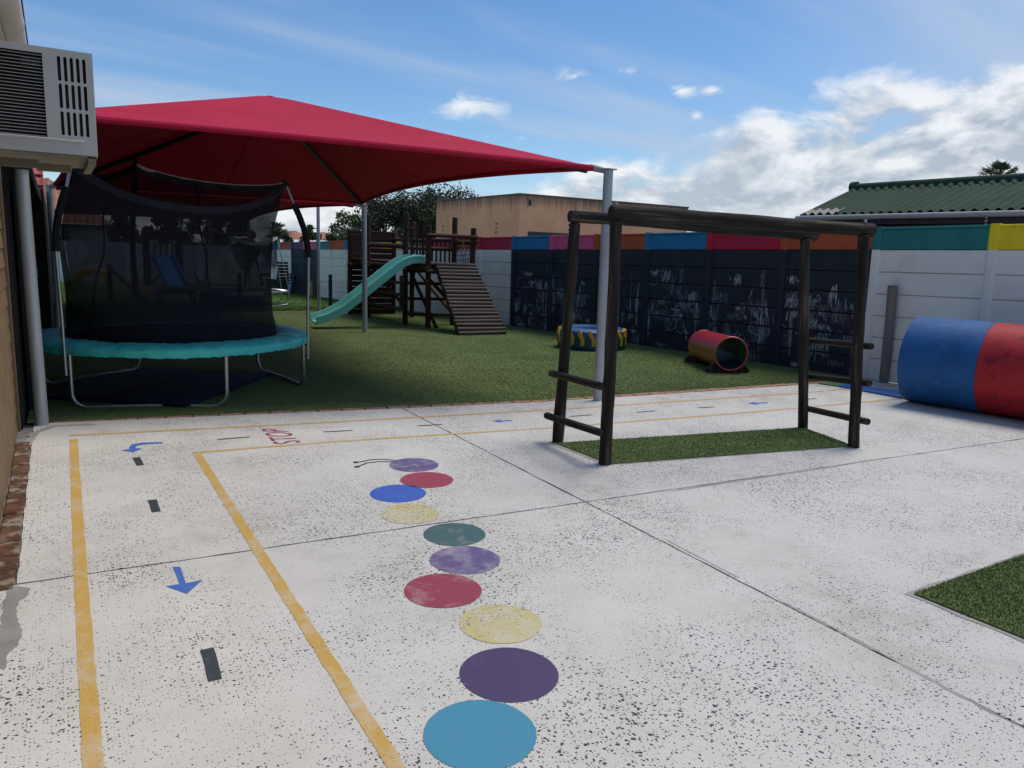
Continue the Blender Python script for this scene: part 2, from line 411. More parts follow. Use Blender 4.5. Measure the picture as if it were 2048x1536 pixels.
# grey mortar smears beside the joints and the wall foot
def smear(pts, w0, w1, z=0.0008):
    mm = MB(); L_ = []; R_ = []
    n = 40
    P = [Vector(p) for p in pts]
    for i in range(n+1):
        t = i/n*(len(P)-1); k = min(int(t), len(P)-2); p = P[k].lerp(P[k+1], t-k); d = (P[k+1]-P[k]).normalized(); q = Vector((-d.y, d.x, 0))
        a = (w0+(w1-w0)*rj.random()) * min(1, i/3, (n-i)/3)
        b = (w0+(w1-w0)*rj.random())*0.3 * min(1, i/3, (n-i)/3)
        L_.append(p+q*a); R_.append(p-q*b)
    for i in range(n):
        mm.quad((L_[i].x, L_[i].y, z), (R_[i].x, R_[i].y, z), (R_[i+1].x, R_[i+1].y, z), (L_[i+1].x, L_[i+1].y, z))
    return mm.build('mortar_patch', MSMEAR, pave)
smear([G(1330, 985), G(1640, 938), G(1780, 915)], 0.012, 0.035)
smear([G(2048, 1458), G(1700, 1272), G(1560, 1200)], 0.006, 0.022)
smear([G(1480, 1157), G(1330, 1078)], 0.004, 0.014, 0.0010)
DAMP = M('damp_concrete', (0.25, 0.24, 0.225), 0.6, 0.3, 7, pos=True)
dpx = [(14, 1172), (60, 1176), (54, 1192), (36, 1205), (33, 1232), (45, 1262), (38, 1290), (18, 1306), (8, 1340), (-6, 1330), (0, 1240)]
dmp = []
for i, p in enumerate(dpx): dmp += ragged(G(*p), G(*dpx[(i+1) % len(dpx)]), 0.02, 0.006)
MB().sheet(dmp[::-1], 0.0007).build('damp_patch', DAMP, pave)
smear([G(52, 900), G(75, 868), G(110, 856), G(200, 852)], 0.03, 0.06)

# ---- turf
WB = G(1728, 757); _v = ray(-2, 466); WD = Vector((_v.x, _v.y, 0)).normalized()      # boundary wall base and run
WP = 1.5
def wall_x(y): return WB.x + WD.x/WD.y*(y-WB.y)
FENCE_Y = G(661, 621).y
xs = [-0.30, 1.0, 2.0, 3.0, 4.2, 5.5, 7.0, 8.3, WB.x + 0.05]
front = [(x, edge_y(x) + 0.095) for x in xs]
turf_poly = front + [(wall_x(FENCE_Y), FENCE_Y), (-0.30, FENCE_Y)]
zt = lambda p: gz(p[1]) + 0.004
mm = MB()
rows = 12
for a, b in zip(front, front[1:]):
    for k in range(rows):
        def pt(f, q):
            x1 = wall_x(FENCE_Y) if f is front[-1] else f[0]
            y = f[1] + (FENCE_Y-f[1])*q/rows; x = f[0] + (x1-f[0])*q/rows
            return (x, y, zt((x, y)))
        mm.quad(pt(a, k), pt(b, k), pt(b, k+1), pt(a, k+1))
turf = tag(mm.build('artificial_turf', TURF), kind='structure')
lawn = tag(MB().grid(lambda u, v: (-6 + 16*u, FENCE_Y + (62-FENCE_Y)*v, gz(FENCE_Y + (62-FENCE_Y)*v) - 0.004 + (0.02*math.sin(9*u+7*v) if 0 < v < 1 else 0)), 16, 20).build('lawn', LAWN), kind='structure')
def blades(name, mat, pts, h, w, label, zf=None, lean=0.5):
    n = len(pts); rng = np.random.default_rng(len(pts))
    P = np.asarray(pts, float); a = rng.uniform(0, 2*np.pi, n); hh = h*rng.uniform(0.6, 1.25, n); ww = w*rng.uniform(0.7, 1.3, n)
    l = rng.normal(0, lean, (n, 2))*hh[:, None]
    z = P[:, 2]
    V = np.zeros((n, 3, 3)); dx = np.cos(a)*ww/2; dy = np.sin(a)*ww/2
    V[:, 0] = np.stack([P[:, 0]-dx, P[:, 1]-dy, z], 1); V[:, 1] = np.stack([P[:, 0]+dx, P[:, 1]+dy, z], 1)
    V[:, 2] = np.stack([P[:, 0]+l[:, 0], P[:, 1]+l[:, 1], z+hh], 1)
    me = bpy.data.meshes.new(name); me.vertices.add(3*n); me.vertices.foreach_set('co', V.reshape(-1))
    me.loops.add(3*n); me.loops.foreach_set('vertex_index', np.arange(3*n, dtype=np.int32))
    me.polygons.add(n); me.polygons.foreach_set('loop_start', np.arange(0, 3*n, 3, dtype=np.int32))
    me.update(); me.validate(); me.materials.append(mat)
    o = put(link(name, me)); return tag(o, label, 'grass', kind='stuff')
rng = np.random.default_rng(11)
def pip(poly, X, Y):
    c = np.zeros(len(X), bool)
    for (x1, y1), (x2, y2) in zip(poly, poly[1:] + poly[:1]):
        k = ((y1 > Y) != (y2 > Y)); c ^= k & (X < (x2-x1)*(Y-y1)/((y2-y1) if abs(y2-y1) > 1e-9 else 1e-9) + x1)
    return c
def scatter(poly, n, dens=None):
    xs_ = [p[0] for p in poly]; ys_ = [p[1] for p in poly]
    X = rng.uniform(min(xs_), max(xs_), n)
    u = rng.uniform(0, 1, n); y0, y1 = min(ys_), max(ys_)
    Y = y0 + (y1-y0)*(u if dens is None else u**dens)
    k = pip([(p[0], p[1]) for p in poly], X, Y); return X[k], Y[k]
X, Y = scatter(turf_poly, 420000, 1.9)
blades('turf_pile', TBLADE, np.stack([X, Y, -SLOPE*np.maximum(0, Y-Y0)+0.003], 1), 0.0120, 0.0065, 'short green artificial turf pile spread under the red canopy')
X, Y = scatter([(-3, FENCE_Y+.05), (9.2, FENCE_Y+.05), (7.4, 43.5), (-3, 43.5)], 130000, 1.5)
blades('lawn_grass', LBLADE, np.stack([X, Y, -SLOPE*np.maximum(0, Y-Y0)-0.01], 1), 0.05, 0.02, 'sunlit green lawn grass beyond the low mesh fence')
# two turf inlays in the paving
def inlay(name, poly, label, n):
    c = sum((Vector((p[0], p[1], 0)) for p in poly), Vector())/len(poly)
    big = [tuple((Vector((p[0], p[1], 0))-c)*(1+0.045/((Vector((p[0], p[1], 0))-c).length)) + c) for p in poly]
    rag = []
    for i, p in enumerate(big): rag += ragged(p, big[(i+1) % len(big)], 0.09, 0.010)
    MB().sheet(rag, 0.0025).build('mortar_border', MSMEAR, pave)
    t = tag(MB().prism([(p[0], p[1]) for p in poly], 0.004, 0.011).build(name, TURF), kind='structure')
    X, Y = scatter([(p[0], p[1]) for p in poly], n)
    blades('turf_pile', TBLADE, np.stack([X, Y, np.full_like(X, 0.011)], 1), 0.011, 0.0050, label)
inlay('turf_inlay', [G(1112, 888), G(1220, 929), G(1704, 893), G(1606, 857)], 'green artificial turf strip inlaid under the log climbing frame', 34000)
c0, c1, c2 = G(1828, 1190), G(2048, 1112), G(2048, 1279)
inlay('turf_inlay', [c0, c0 + (c2-c0)*4.2, c0 + (c2-c0)*4.2 + (c1-c0)*2.6, c0 + (c1-c0)*2.6], 'green artificial turf corner inlaid at the right edge of the paving', 140000)

# ---- brick edgings
be = empty('brick_edging', pts_edge[0], 'row of reddish bricks edging the artificial turf along the concrete', 'brick edging')
bm_ = MB().box((0, 0, 0), (0.212, 0.10, 0.06), bev=0.006).mesh('edging_brick', BRICK)
x = -0.12
while x < 9.2:
    y = edge_y(x+0.11); t = math.atan2(edge_y(x+0.22)-edge_y(x), 0.22)
    o = link('brick', bm_); put(o, be, Matrix.Translation((x+0.11, y+0.045, -0.021 + gz(y) + rj.uniform(-.003, .003))) @ Matrix.Rotation(t + rj.uniform(-.02, .02), 4, 'Z')); x += 0.224
be2 = empty('brick_edging', (-0.3, 5.0, 0), 'worn red bricks laid along the foot of the timber-clad wall', 'brick edging')
bm2 = MB().box((0, 0, 0), (0.10, 0.215, 0.07), bev=0.008).mesh('wall_foot_brick', BRICKD)
y = 4.02
while y < 6.95:
    put(link('brick', bm2), be2, Matrix.Translation((-0.302 + rj.uniform(-.004, .004), y, -0.030 + rj.uniform(-.008, .002))) @ Matrix.Rotation(rj.uniform(-.03, .03), 4, 'Z')); y += 0.226

# ================================================================== PAINTED MARKINGS
P_YEL = paint('yellow_road_paint', (0.53, 0.32, 0.05), 0.62, 0.25, 9)
P_BLK = paint('black_road_paint', (0.035, 0.042, 0.05), 0.12, 0.0)
P_BLU = paint('blue_arrow_paint', (0.055, 0.13, 0.44), 0.15, 0.15)
P_RED = paint('red_letter_paint', (0.30, 0.022, 0.05), 0.2, 0.1)
ZM = 0.0018
def stripe(name, pts, w, mat, label, cat, group=None, mw=None):
    P = [Vector((p.x, p.y, 0)) for p in pts]; mm = MB(); Q = []
    for i, p in enumerate(P):
        d = (P[min(i+1, len(P)-1)]-P[max(i-1, 0)]).normalized(); q = Vector((-d.y, d.x, 0)); Q.append((p+q*w/2, p-q*w/2))
    F = []
    for (a, b), (c, d) in zip(Q, Q[1:]):
        n = max(1, int((a-c).length/0.05))
        for i in range(n):
            F.append((a.lerp(c, i/n), b.lerp(d, i/n)))
    F.append(Q[-1])
    F = [(a + (a-b).normalized()*rj.uniform(-.0025, .0025), b + (b-a).normalized()*rj.uniform(-.0025, .0025)) for a, b in F]
    for (a, b), (c, d) in zip(F, F[1:]): mm.quad((a.x, a.y, ZM), (b.x, b.y, ZM), (d.x, d.y, ZM), (c.x, c.y, ZM))
    return tag(mm.build(name, mat), label, cat, group)
GL = 'yellow lines of the painted play road'
stripe('painted_line', [G(147, 880), G(163, 1180), G(187, 1536), G(205, 1800)], 0.058, P_YEL, 'worn yellow painted line running nearest the timber-clad wall', 'painted line', GL)
stripe('painted_line', [G(395, 909), G(520, 1107), G(790, 1530), G(905, 1710)], 0.055, P_YEL, 'yellow painted line running beside the coloured caterpillar dots', 'painted line', GL)
stripe('painted_line', [G(139, 873), G(420, 858), G(660, 845), G(1080, 821), G(1593, 787), G(1680, 779), G(1792, 771)], 0.045, P_YEL, 'thin yellow painted line closest to the artificial turf edge', 'painted line', GL)
stripe('painted_line', [G(384, 906), G(660, 884), G(1080, 857), G(1422, 831), G(1540, 821), G(1788, 799), G(1830, 796)], 0.042, P_YEL, 'yellow painted line passing behind the log climbing frame to the drum', 'painted line', GL)
for a, b, w, lb in (((272, 915), (281, 931), .05, 'short black painted dash just below the curved blue arrow'),
                 ((304, 1000), (313, 1024), .05, 'black painted dash between the two blue arrows of the left lane'),
                 ((414, 1298), (431, 1361), .05, 'black painted dash below the straight blue arrow in the foreground'),
                 ((435, 879), (501, 874), .028, 'black painted dash left of the red STOP lettering'),
                 ((647, 864), (705, 861), .028, 'black painted dash right of the red STOP lettering'),
                 ((834, 852), (884, 849), .028, 'black painted dash crossed by the long concrete joint'),
                 ((1141, 833), (1183, 830), .028, 'black painted dash seen between the left posts of the climbing frame'),
                 ((1273, 825), (1310, 822), .028, 'black painted dash directly behind the front left climbing frame post'),
                 ((1396, 816), (1429, 814), .028, 'black painted dash just left of the small blue arrow behind the frame'),
                 ((1612, 799), (1632, 797), .028, 'black painted dash beside the rear right post of the climbing frame')):
    stripe('painted_dash', [G(*a), G(*b)], w, P_BLK, lb, 'painted dash', 'black dashes of the painted play road')
def arrow(poly, label):
    tag(MB().sheet([(G(*p).x, G(*p).y) for p in poly][::-1], ZM).build('painted_arrow', P_BLU), label, 'painted arrow', 'blue painted arrows')
arrow([(346, 1134.5), (360, 1134), (372, 1167), (405, 1160), (374, 1188), (331.5, 1173), (359, 1168.6)], 'straight blue painted arrow pointing towards the viewer in the left lane')
z7 = lambda x, y: (x*.3223, 560+y*.3223)
arrow([z7(1010, 1006), z7(880, 1010), z7(820, 1020), z7(800, 1038), z7(803, 1050), z7(748, 1057), z7(828, 1070), z7(885, 1046), z7(838, 1044), z7(850, 1030), z7(900, 1021), z7(1010, 1014)], 'blue painted arrow curving round the corner of the play road')
z8 = lambda x, y: (1080+x*.3418, 640+y*.3418)
A3 = [z8(1215, 488), z8(1262, 480), z8(1253, 485.5), z8(1330, 481.5), z8(1330, 487), z8(1258, 491), z8(1282, 496), z8(1248, 494)]
arrow(A3, 'small blue painted arrow seen between the posts of the climbing frame')
arrow([(x-511, y+35.5) for x, y in A3], 'small blue painted arrow left of the climbing frame')
# lettering
cu = bpy.data.curves.new('stop_text', 'FONT'); cu.body = 'STOP'; cu.size = 1.0; cu.space_character = 1.05
to = bpy.data.objects.new('stop_text_tmp', cu); COL.objects.link(to)
dg = bpy.context.evaluated_depsgraph_get(); tm = to.evaluated_get(dg).to_mesh()
tv = [v.co.copy() for v in tm.vertices]; tf = [tuple(p.vertices) for p in tm.polygons]
to.evaluated_get(dg).to_mesh_clear(); bpy.data.objects.remove(to)
x0, x1 = min(v.x for v in tv), max(v.x for v in tv); y0, y1 = min(v.y for v in tv), max(v.y for v in tv)
BLc, BRc, TLc, TRc = G(603, 885), G(574, 859), G(549, 889), G(521, 858)
mm = MB()
for v in tv:
    u = (v.x-x0)/(x1-x0); w = (v.y-y0)/(y1-y0)
    p = BLc.lerp(BRc, u).lerp(TLc.lerp(TRc, u), w); mm.v.append((p.x, p.y, ZM))
mm.f = tf
tag(mm.build('stop_lettering', P_RED), 'dark red word STOP painted upside down across the play road', 'lettering')
# caterpillar of dots
cat = empty('painted_caterpillar', (*G(909, 1069)[:2], 0), 'caterpillar of ten coloured dots with feelers painted on the concrete', 'floor painting')
PC = dict(teal=paint('teal_dot', (0.045, 0.24, 0.37), 0.22, 0.05, 30, .62), purple=paint('purple_dot', (0.055, 0.03, 0.11), 0.22, 0.05, 30, .62), purpl2=paint('lilac_dot', (0.095, 0.06, 0.20), 0.55, 0.08, 10, .58),
          yellow=paint('worn_yellow_dot', (0.50, 0.42, 0.10), 0.85, 0.8, 8, 0.56), red=paint('red_dot', (0.27, 0.018, 0.05), 0.45, 0.08, 10, 0.60), green=paint('green_dot', (0.035, 0.10, 0.105), 0.38, 0.12, 12, 0.60),
          blue=paint('blue_dot', (0.03, 0.10, 0.45), 0.25, 0.06, 24, .62), red2=paint('rose_dot', (0.31, 0.035, 0.07), 0.25, 0.06))
for cx_, cy_, hw, colr, lb in ((960, 1467, 113, 'teal', 'large turquoise dot at the tail'), (1018, 1347, 99, 'purple', 'dark purple dot'), (1001, 1246, 82, 'yellow', 'worn pale yellow dot'), (886, 1180.5, 78, 'red', 'scuffed crimson dot'),
                           (930, 1119.5, 70, 'purpl2', 'scuffed violet dot'), (909, 1068.5, 62, 'green', 'dark green dot on the joint'), (821, 1027.5, 59, 'yellow', 'faded yellow dot'), (796, 986.7, 56, 'blue', 'bright blue dot'),
                           (854, 959.7, 53, 'red2', 'rose red dot'), (828, 929.8, 49.5, 'purpl2', 'violet head dot')):
    c = G(cx_, cy_ - 0); r = (G(cx_-hw, cy_)-G(cx_+hw, cy_)).length/2
    wob = [r*(1+.016*noise.noise((math.cos(a*math.pi/60)*1.4+cx_, math.sin(a*math.pi/60)*1.4, 0))) + .0022*noise.noise((a*.9, cx_, 0)) for a in range(120)]
    o = MB().sheet([(c.x+wob[a]*math.cos(a*math.pi/60), c.y+wob[a]*math.sin(a*math.pi/60)) for a in range(120)], ZM).build('body_dot', PC[colr], cat)
    o['label'] = lb
for pts in ([(790, 921), (765, 919), (740, 920), (722, 924), (712, 925)], [(787, 924), (760, 923.5), (735, 926), (722, 931), (714, 934)]):
    P = [G(*p) for p in pts]; mm = MB()
    for a, b in zip(P, P[1:]):
        d = (b-a).normalized(); q = Vector((-d.y, d.x, 0))*0.008
        mm.quad(*( (p.x, p.y, ZM+.001) for p in (a+q, a-q, b-q, b+q)))
    c = P[-1]; mm.sheet([(c.x+.022*math.cos(k), c.y+.022*math.sin(k)) for k in [i*.628 for i in range(10)]], ZM+.0015)
    mm.build('feeler', P_BLK, cat)

# ================================================================== BOUNDARY WALL (precast panels and posts)
W_WHITE = M('grey_white_wall_paint', (0.80, 0.735, 0.65), 0.8, 0.07, 2.0, bump=0.0015, bscale=30, spec=.2, col2=(0.62, 0.56, 0.48), c2lo=0.55, c2hi=0.80, c2scale=2.2)
W_BLACK = M('blackboard_paint', (0.010, 0.0135, 0.021), 0.7, 0.25, 5, bump=0.001, bscale=40, col2=(0.030, 0.035, 0.045), c2lo=0.56, c2hi=0.80, c2scale=6, c2stretch=(3, 1, .5))
W_DKGRN = M('dark_green_board_paint', (0.010, 0.020, 0.021), 0.7, 0.25, 5)
BAND = {k: M('band_'+k, c, 0.55, 0.10, 3, bump=0.002, bscale=30, spec=.3, col2=tuple(q*.72 for q in c), c2lo=.55, c2hi=.75, c2scale=5, c2stretch=(3, 1, .35)) for k, c in dict(
    yellow=(0.82, 0.62, 0.02), green=(0.022, 0.185, 0.165), orange=(0.46, 0.085, 0.026), red=(0.48, 0.014, 0.045), blue=(0.014, 0.19, 0.36), pink=(0.74, 0.10, 0.23), purple=(0.09, 0.05, 0.16)).items()}
wall = empty('precast_wall', WB, 'long precast boundary wall with multicoloured top band and blackboard section', 'wall')
wx = Vector((WD.x, WD.y, -SLOPE)).normalized(); wy = Vector((-WD.y, WD.x, 0)).normalized(); wz = wx.cross(wy).normalized()
WMAT = Matrix.Translation(WB) @ Matrix((wx, wy, wz)).transposed().to_4x4()
def panel_mesh(mat, kind):
    mm = MB()
    if kind == 'plain': pr_ = [(-.0225, 0), (-.006, 0), (-.006, .005), (.019, .007), (.0225, .011), (.0225, .290), (.019, .294), (-.006, .296), (-.006, .300), (-.0225, .300)]
    else: pr_ = [(-.0225, 0), (-.006, 0), (-.006, .005), (.019, .007), (.0225, .011), (.0225, .262), (.040, .272), (.045, .280), (.045, .297), (.038, .305), (-.0225, .305)]
    n_ = len(pr_); mm.v = [(sx, y_, z_) for sx in (-.69, .69) for y_, z_ in pr_]
    mm.f = [tuple(range(n_))[::-1], tuple(range(n_, 2*n_))] + [(k, (k+1) % n_, n_+(k+1) % n_, n_+k) for k in range(n_)]
    return mm.mesh('wall_panel', mat)
def post_mesh(mat, z0, z1, cap=False):
    mm = MB(); w, c = 0.065, 0.030
    prof = [(-w, -0.05), (w, -0.05), (w, 0.028), (w-c, 0.062), (-w+c, 0.062), (-w, 0.028)]
    mm.prism(prof, z0, z1)
    if cap: mm.prism([(-w+.008, -0.042), (w-.008, -0.042), (w-.008, 0.025), (w-c, 0.055), (-w+c, 0.055), (-w+.008, 0.025)], z1, z1+0.012)
    return mm.mesh('wall_post', mat)
pmesh = {('plain', k): panel_mesh(mt_, 'plain') for k, mt_ in (('w', W_WHITE), ('b', W_BLACK), ('g', W_DKGRN))}
bmesh_ = {k: panel_mesh(v, 'band') for k, v in BAND.items()}
pomesh = {k: post_mesh(mt_, -0.15, 1.80) for k, mt_ in (('w', W_WHITE), ('b', W_BLACK), ('g', W_DKGRN))}
capmesh = {k: post_mesh(v, 1.80, 2.105, True) for k, v in BAND.items()}
colours = {-3: 'blue', -2: 'red', -1: 'yellow', 0: 'green', 1: 'orange', 2: 'red', 3: 'blue', 4: 'orange', 5: 'pink', 6: 'blue', 7: 'red', 8: 'orange', 9: 'red', 10: 'green', 11: 'yellow', 12: 'pink', 13: 'blue', 14: 'orange', 15: 'green', 16: 'pink', 17: 'purple', 18: 'orange', 19: 'blue', 20: 'red'}
NEND = 20
chalk_panels = {}
for n in range(-3, NEND+1):
    face = 'b' if 1 <= n <= 6 else ('g' if 16 <= n <= 17 else 'w')
    pf = 'b' if 1 <= n <= 7 else ('g' if n in (16, 17, 18) else 'w')
    if n == 1: pf = 'w'
    X0 = (n-1)*WP
    put(link('wall_post', pomesh[pf]), wall, WMAT @ Matrix.Translation((X0, 0, 0)))
    put(link('post_top', capmesh[colours[n-1 if n > -3 else -3]]), wall, WMAT @ Matrix.Translation((X0, 0, 0)))
    if n == NEND: break
    for k in range(-1 if n > 3 else 0, 6):
        o = put(link('wall_panel', pmesh[('plain', face)]), wall, WMAT @ Matrix.Translation((X0+WP/2, rj.uniform(-.002, .002), k*0.30)))
        if 1 <= n <= 6: chalk_panels[(n, k)] = o
    put(link('band_panel', bmesh_[colours[n]]), wall, WMAT @ Matrix.Translation((X0+WP/2, 0, 1.80)))
# black left strip of the pier where the blackboard begins
MB().box((0.055, 0.045, 0.9), (0.05, 0.028, 1.8)).build('post_edge_paint', W_BLACK, wall, mw=WMAT)
# chalk drawings
CH = [M('chalk_white', (0.46, 0.47, 0.48), 0.95, 0.5, 60), M('chalk_grey', (0.17, 0.175, 0.185), 0.95, 0.5, 60), M('chalk_blue', (0.16, 0.24, 0.28), 0.95, 0.5, 60), M('chalk_faint', (0.055, 0.062, 0.072), 0.95, 0.5, 60)]
rc = random.Random(21)
def ribbon(mm, pts, w, y):
    for (ax, az), (bx_, bz) in zip(pts, pts[1:]):
        dx, dz = bx_-ax, bz-az; l = math.hypot(dx, dz) or 1e-6; qx, qz = -dz/l*w/2, dx/l*w/2
        mm.quad((ax+qx, y, az+qz), (ax-qx, y, az-qz), (bx_-qx, y, bz-qz), (bx_+qx, y, bz+qz))
rows_mb = {}
def chalk(n, ci, pts, w, dy):
    """put every piece of a stroke on the panel it crosses (x along the bay, z above the wall foot)"""
    for (ax, az), (bx_, bz) in zip(pts, pts[1:]):
        k = int(((az+bz)/2)//.3)
        if not (0 <= k <= 5) or abs(ax) > .67 or abs(bx_) > .67: continue
        lo, hi = k*.3+.013, k*.3+.288
        az_, bz_ = min(max(az, lo), hi), min(max(bz, lo), hi)
        if abs(az_-bz_)+abs(ax-bx_) < .004: continue
        ribbon(rows_mb.setdefault((n, k, ci), MB()), [(ax, az_-k*.3), (bx_, bz_-k*.3)], w, .0225+.0020+dy)
def split(pts, st=.06):
    out = [pts[0]]
    for a, b in zip(pts, pts[1:]):
        m_ = max(1, int(math.hypot(b[0]-a[0], b[1]-a[1])/st))
        out += [(a[0]+(b[0]-a[0])*i/m_, a[1]+(b[1]-a[1])*i/m_) for i in range(1, m_+1)]
    return out
bay = {1: 1.5, 2: 1.25, 3: 1.0, 4: .75, 5: .9, 6: 1.1}
for n in range(1, 7):
    zc_ = {1: .72, 2: .72, 3: .78, 4: .6, 5: .66, 6: .62}[n]
    for _ in range(int(36*bay[n])):                    # rubbed and hatched patches
        cx_ = rc.uniform(-.66, .66); cz = min(1.45, max(.06, rc.gauss(zc_, .34))); w_ = rc.choice((.025, .04, .07, .07, .12, .18)); h_ = rc.choice((.03, .05, .08, .12)); ci = rc.choice((0, 0, 1, 1, 1, 3, 2)); sl = rc.uniform(-.35, .35)
        for _ in range(int(rc.uniform(70, 260)*w_)+3):
            x = rc.gauss(cx_, w_*.5); z = rc.gauss(cz, h_*.5); l = h_*rc.uniform(.3, 1.0); s1 = sl+rc.uniform(-.15, .15)
            chalk(n, ci, split([(x-s1*l, z-l), (x+rc.uniform(-.006, .006), z), (x+s1*l, z+l)]), rc.uniform(.004, .011), 0)
    for _ in range(int(12*bay[n])):                    # loops, faces, wandering lines
        x, z = rc.uniform(-.6, .6), min(1.3, max(.1, rc.gauss(zc_-.1, .3))); r = rc.choice((.03, .05, .08, .14)); ci = rc.choice((0, 1, 1, 3)); a = rc.uniform(0, 6); pts = []
        if rc.random() < .45:
            e = rc.uniform(.6, 1.5)
            for i in range(rc.randint(10, 24)): a += .46; pts.append((x+r*math.cos(a)*rc.uniform(.85, 1.15), z+r*e*math.sin(a)*rc.uniform(.85, 1.15)))
        else:
            for i in range(rc.randint(5, 22)): pts.append((x, z)); a += rc.uniform(-1.0, 1.0); x += math.cos(a)*.045; z += math.sin(a)*.045
        chalk(n, ci, split(pts), rc.uniform(.0035, .0065), .0003)
    for _ in range(int(9*bay[n])):                     # single strokes and ticks
        x, z = rc.uniform(-.62, .62), min(1.5, max(.05, rc.gauss(zc_, .4))); l = rc.uniform(.02, .16); a = rc.choice((1.57, 1.57, 1.4, .2, 0.9))+rc.uniform(-.2, .2)
        chalk(n, rc.choice((0, 0, 1)), split([(x, z), (x+l*math.cos(a), z+l*math.sin(a))]), rc.uniform(.004, .008), .0006)
    for _ in range(rc.randint(1, 2)):                  # long rubbed upright smears
        x = rc.choice((-1, 1))*rc.uniform(.35, .66); z0, z1 = rc.uniform(.05, .4), rc.uniform(.7, 1.15)
        for _ in range(12): xx = x+rc.gauss(0, .014); q0 = rc.uniform(z0, z1); chalk(n, rc.choice((0, 1)), split([(xx, q0), (xx+rc.uniform(-.01, .01), q0+rc.uniform(.1, .4))]), rc.uniform(.004, .009), .0009)
for (n, k, ci), q in rows_mb.items():
    pan = chalk_panels[(n, k)]; put(link('chalk_drawing', q.mesh('chalk_drawing', CH[ci])), pan, PM[pan.name])
# electric fence stakes on the wall top
STK = M('black_plastic', (0.012, 0.012, 0.014), 0.5, 0.2); STEEL = M('galvanised_steel', (0.36, 0.38, 0.40), 0.42, 0.18, 5, metal=0.75, stretch=(1, 1, .3), col2=(0.26, 0.27, 0.28), c2lo=.5, c2hi=.7)
for i, (n, lb) in enumerate(((3.72, 'above the blue band panel behind the long beam'), (5.62, 'above the pink band panel left of the climbing frame'), (7.55, 'above the red band panel right of the play tower'), (9.35, 'above the red band panel seen through the tower'),
              (11.3, 'hidden among the tower posts'), (13.0, 'left of the play tower platform'))):
    b = WMAT @ Vector(((n-1)*WP, 0, 2.10)); mm = MB().tube([b, b+Vector((0, 0, .36))], 0.006, 6)
    st = empty('electric_fence_stake', b, 'electric fence stake ' + lb, 'fence stake', 'electric fence stakes on the boundary wall')
    mm.build('rod', STEEL, st)
    for q in (.12, .22, .33): MB().tube([b+Vector((0, 0, q-.022)), b+Vector((0, 0, q)), b+Vector((0, 0, q+.022))], [.014, .026, .014], 8).build('insulator', STK, st, smooth=True)

# ================================================================== RED SHADE CANOPIES
def make_shade():
    m = bpy.data.materials.new('red_shade_cloth'); m.use_nodes = True; nt = m.node_tree; N = nt.nodes; L = nt.links
    for n in list(N): N.remove(n)
    out = N.new('ShaderNodeOutputMaterial'); ad = N.new('ShaderNodeMixShader'); d = N.new('ShaderNodeBsdfPrincipled'); t = N.new('ShaderNodeBsdfTranslucent')
    tc = N.new('ShaderNodeTexCoord'); nz = N.new('ShaderNodeTexNoise'); nz.inputs['Scale'].default_value = 1.3; nz.inputs['Detail'].default_value = 7; L.new(tc.outputs['Object'], nz.inputs['Vector'])
    r = N.new('ShaderNodeValToRGB'); L.new(nz.outputs['Fac'], r.inputs[0]); r.color_ramp.elements[0].position = .3; r.color_ramp.elements[1].position = .7
    r.color_ramp.elements[0].color = (0.42, 0.015, 0.045, 1); r.color_ramp.elements[1].color = (0.48, 0.019, 0.055, 1)
    L.new(r.outputs[0], d.inputs['Base Color']); d.inputs['Roughness'].default_value = 0.7; d.inputs['Specular IOR Level'].default_value = 0.10
    n2 = N.new('ShaderNodeTexNoise'); n2.inputs['Scale'].default_value = 420; L.new(tc.outputs['Object'], n2.inputs['Vector'])
    bp = N.new('ShaderNodeBump'); bp.inputs['Strength'].default_value = .25; bp.inputs['Distance'].default_value = .002; L.new(n2.outputs['Fac'], bp.inputs['Height']); L.new(bp.outputs[0], d.inputs['Normal'])
    t.inputs['Color'].default_value = (0.25, 0.004, 0.02, 1)
    ad.inputs[0].default_value = 0.03; L.new(d.outputs[0], ad.inputs[1]); L.new(t.outputs[0], ad.inputs[2]); L.new(ad.outputs[0], out.inputs[0])
    return m
SHADE = make_shade()
DARKST = M('dark_steel', (0.018, 0.022, 0.032), 0.5, 0.2, 6)
GALV = M('galvanised_pipe', (0.40, 0.42, 0.43), 0.5, 0.22, 3.5, metal=0.35, stretch=(2, 2, .25), bump=0.0006, bscale=60, col2=(0.27, 0.285, 0.30), c2lo=.52, c2hi=.72, c2scale=5)
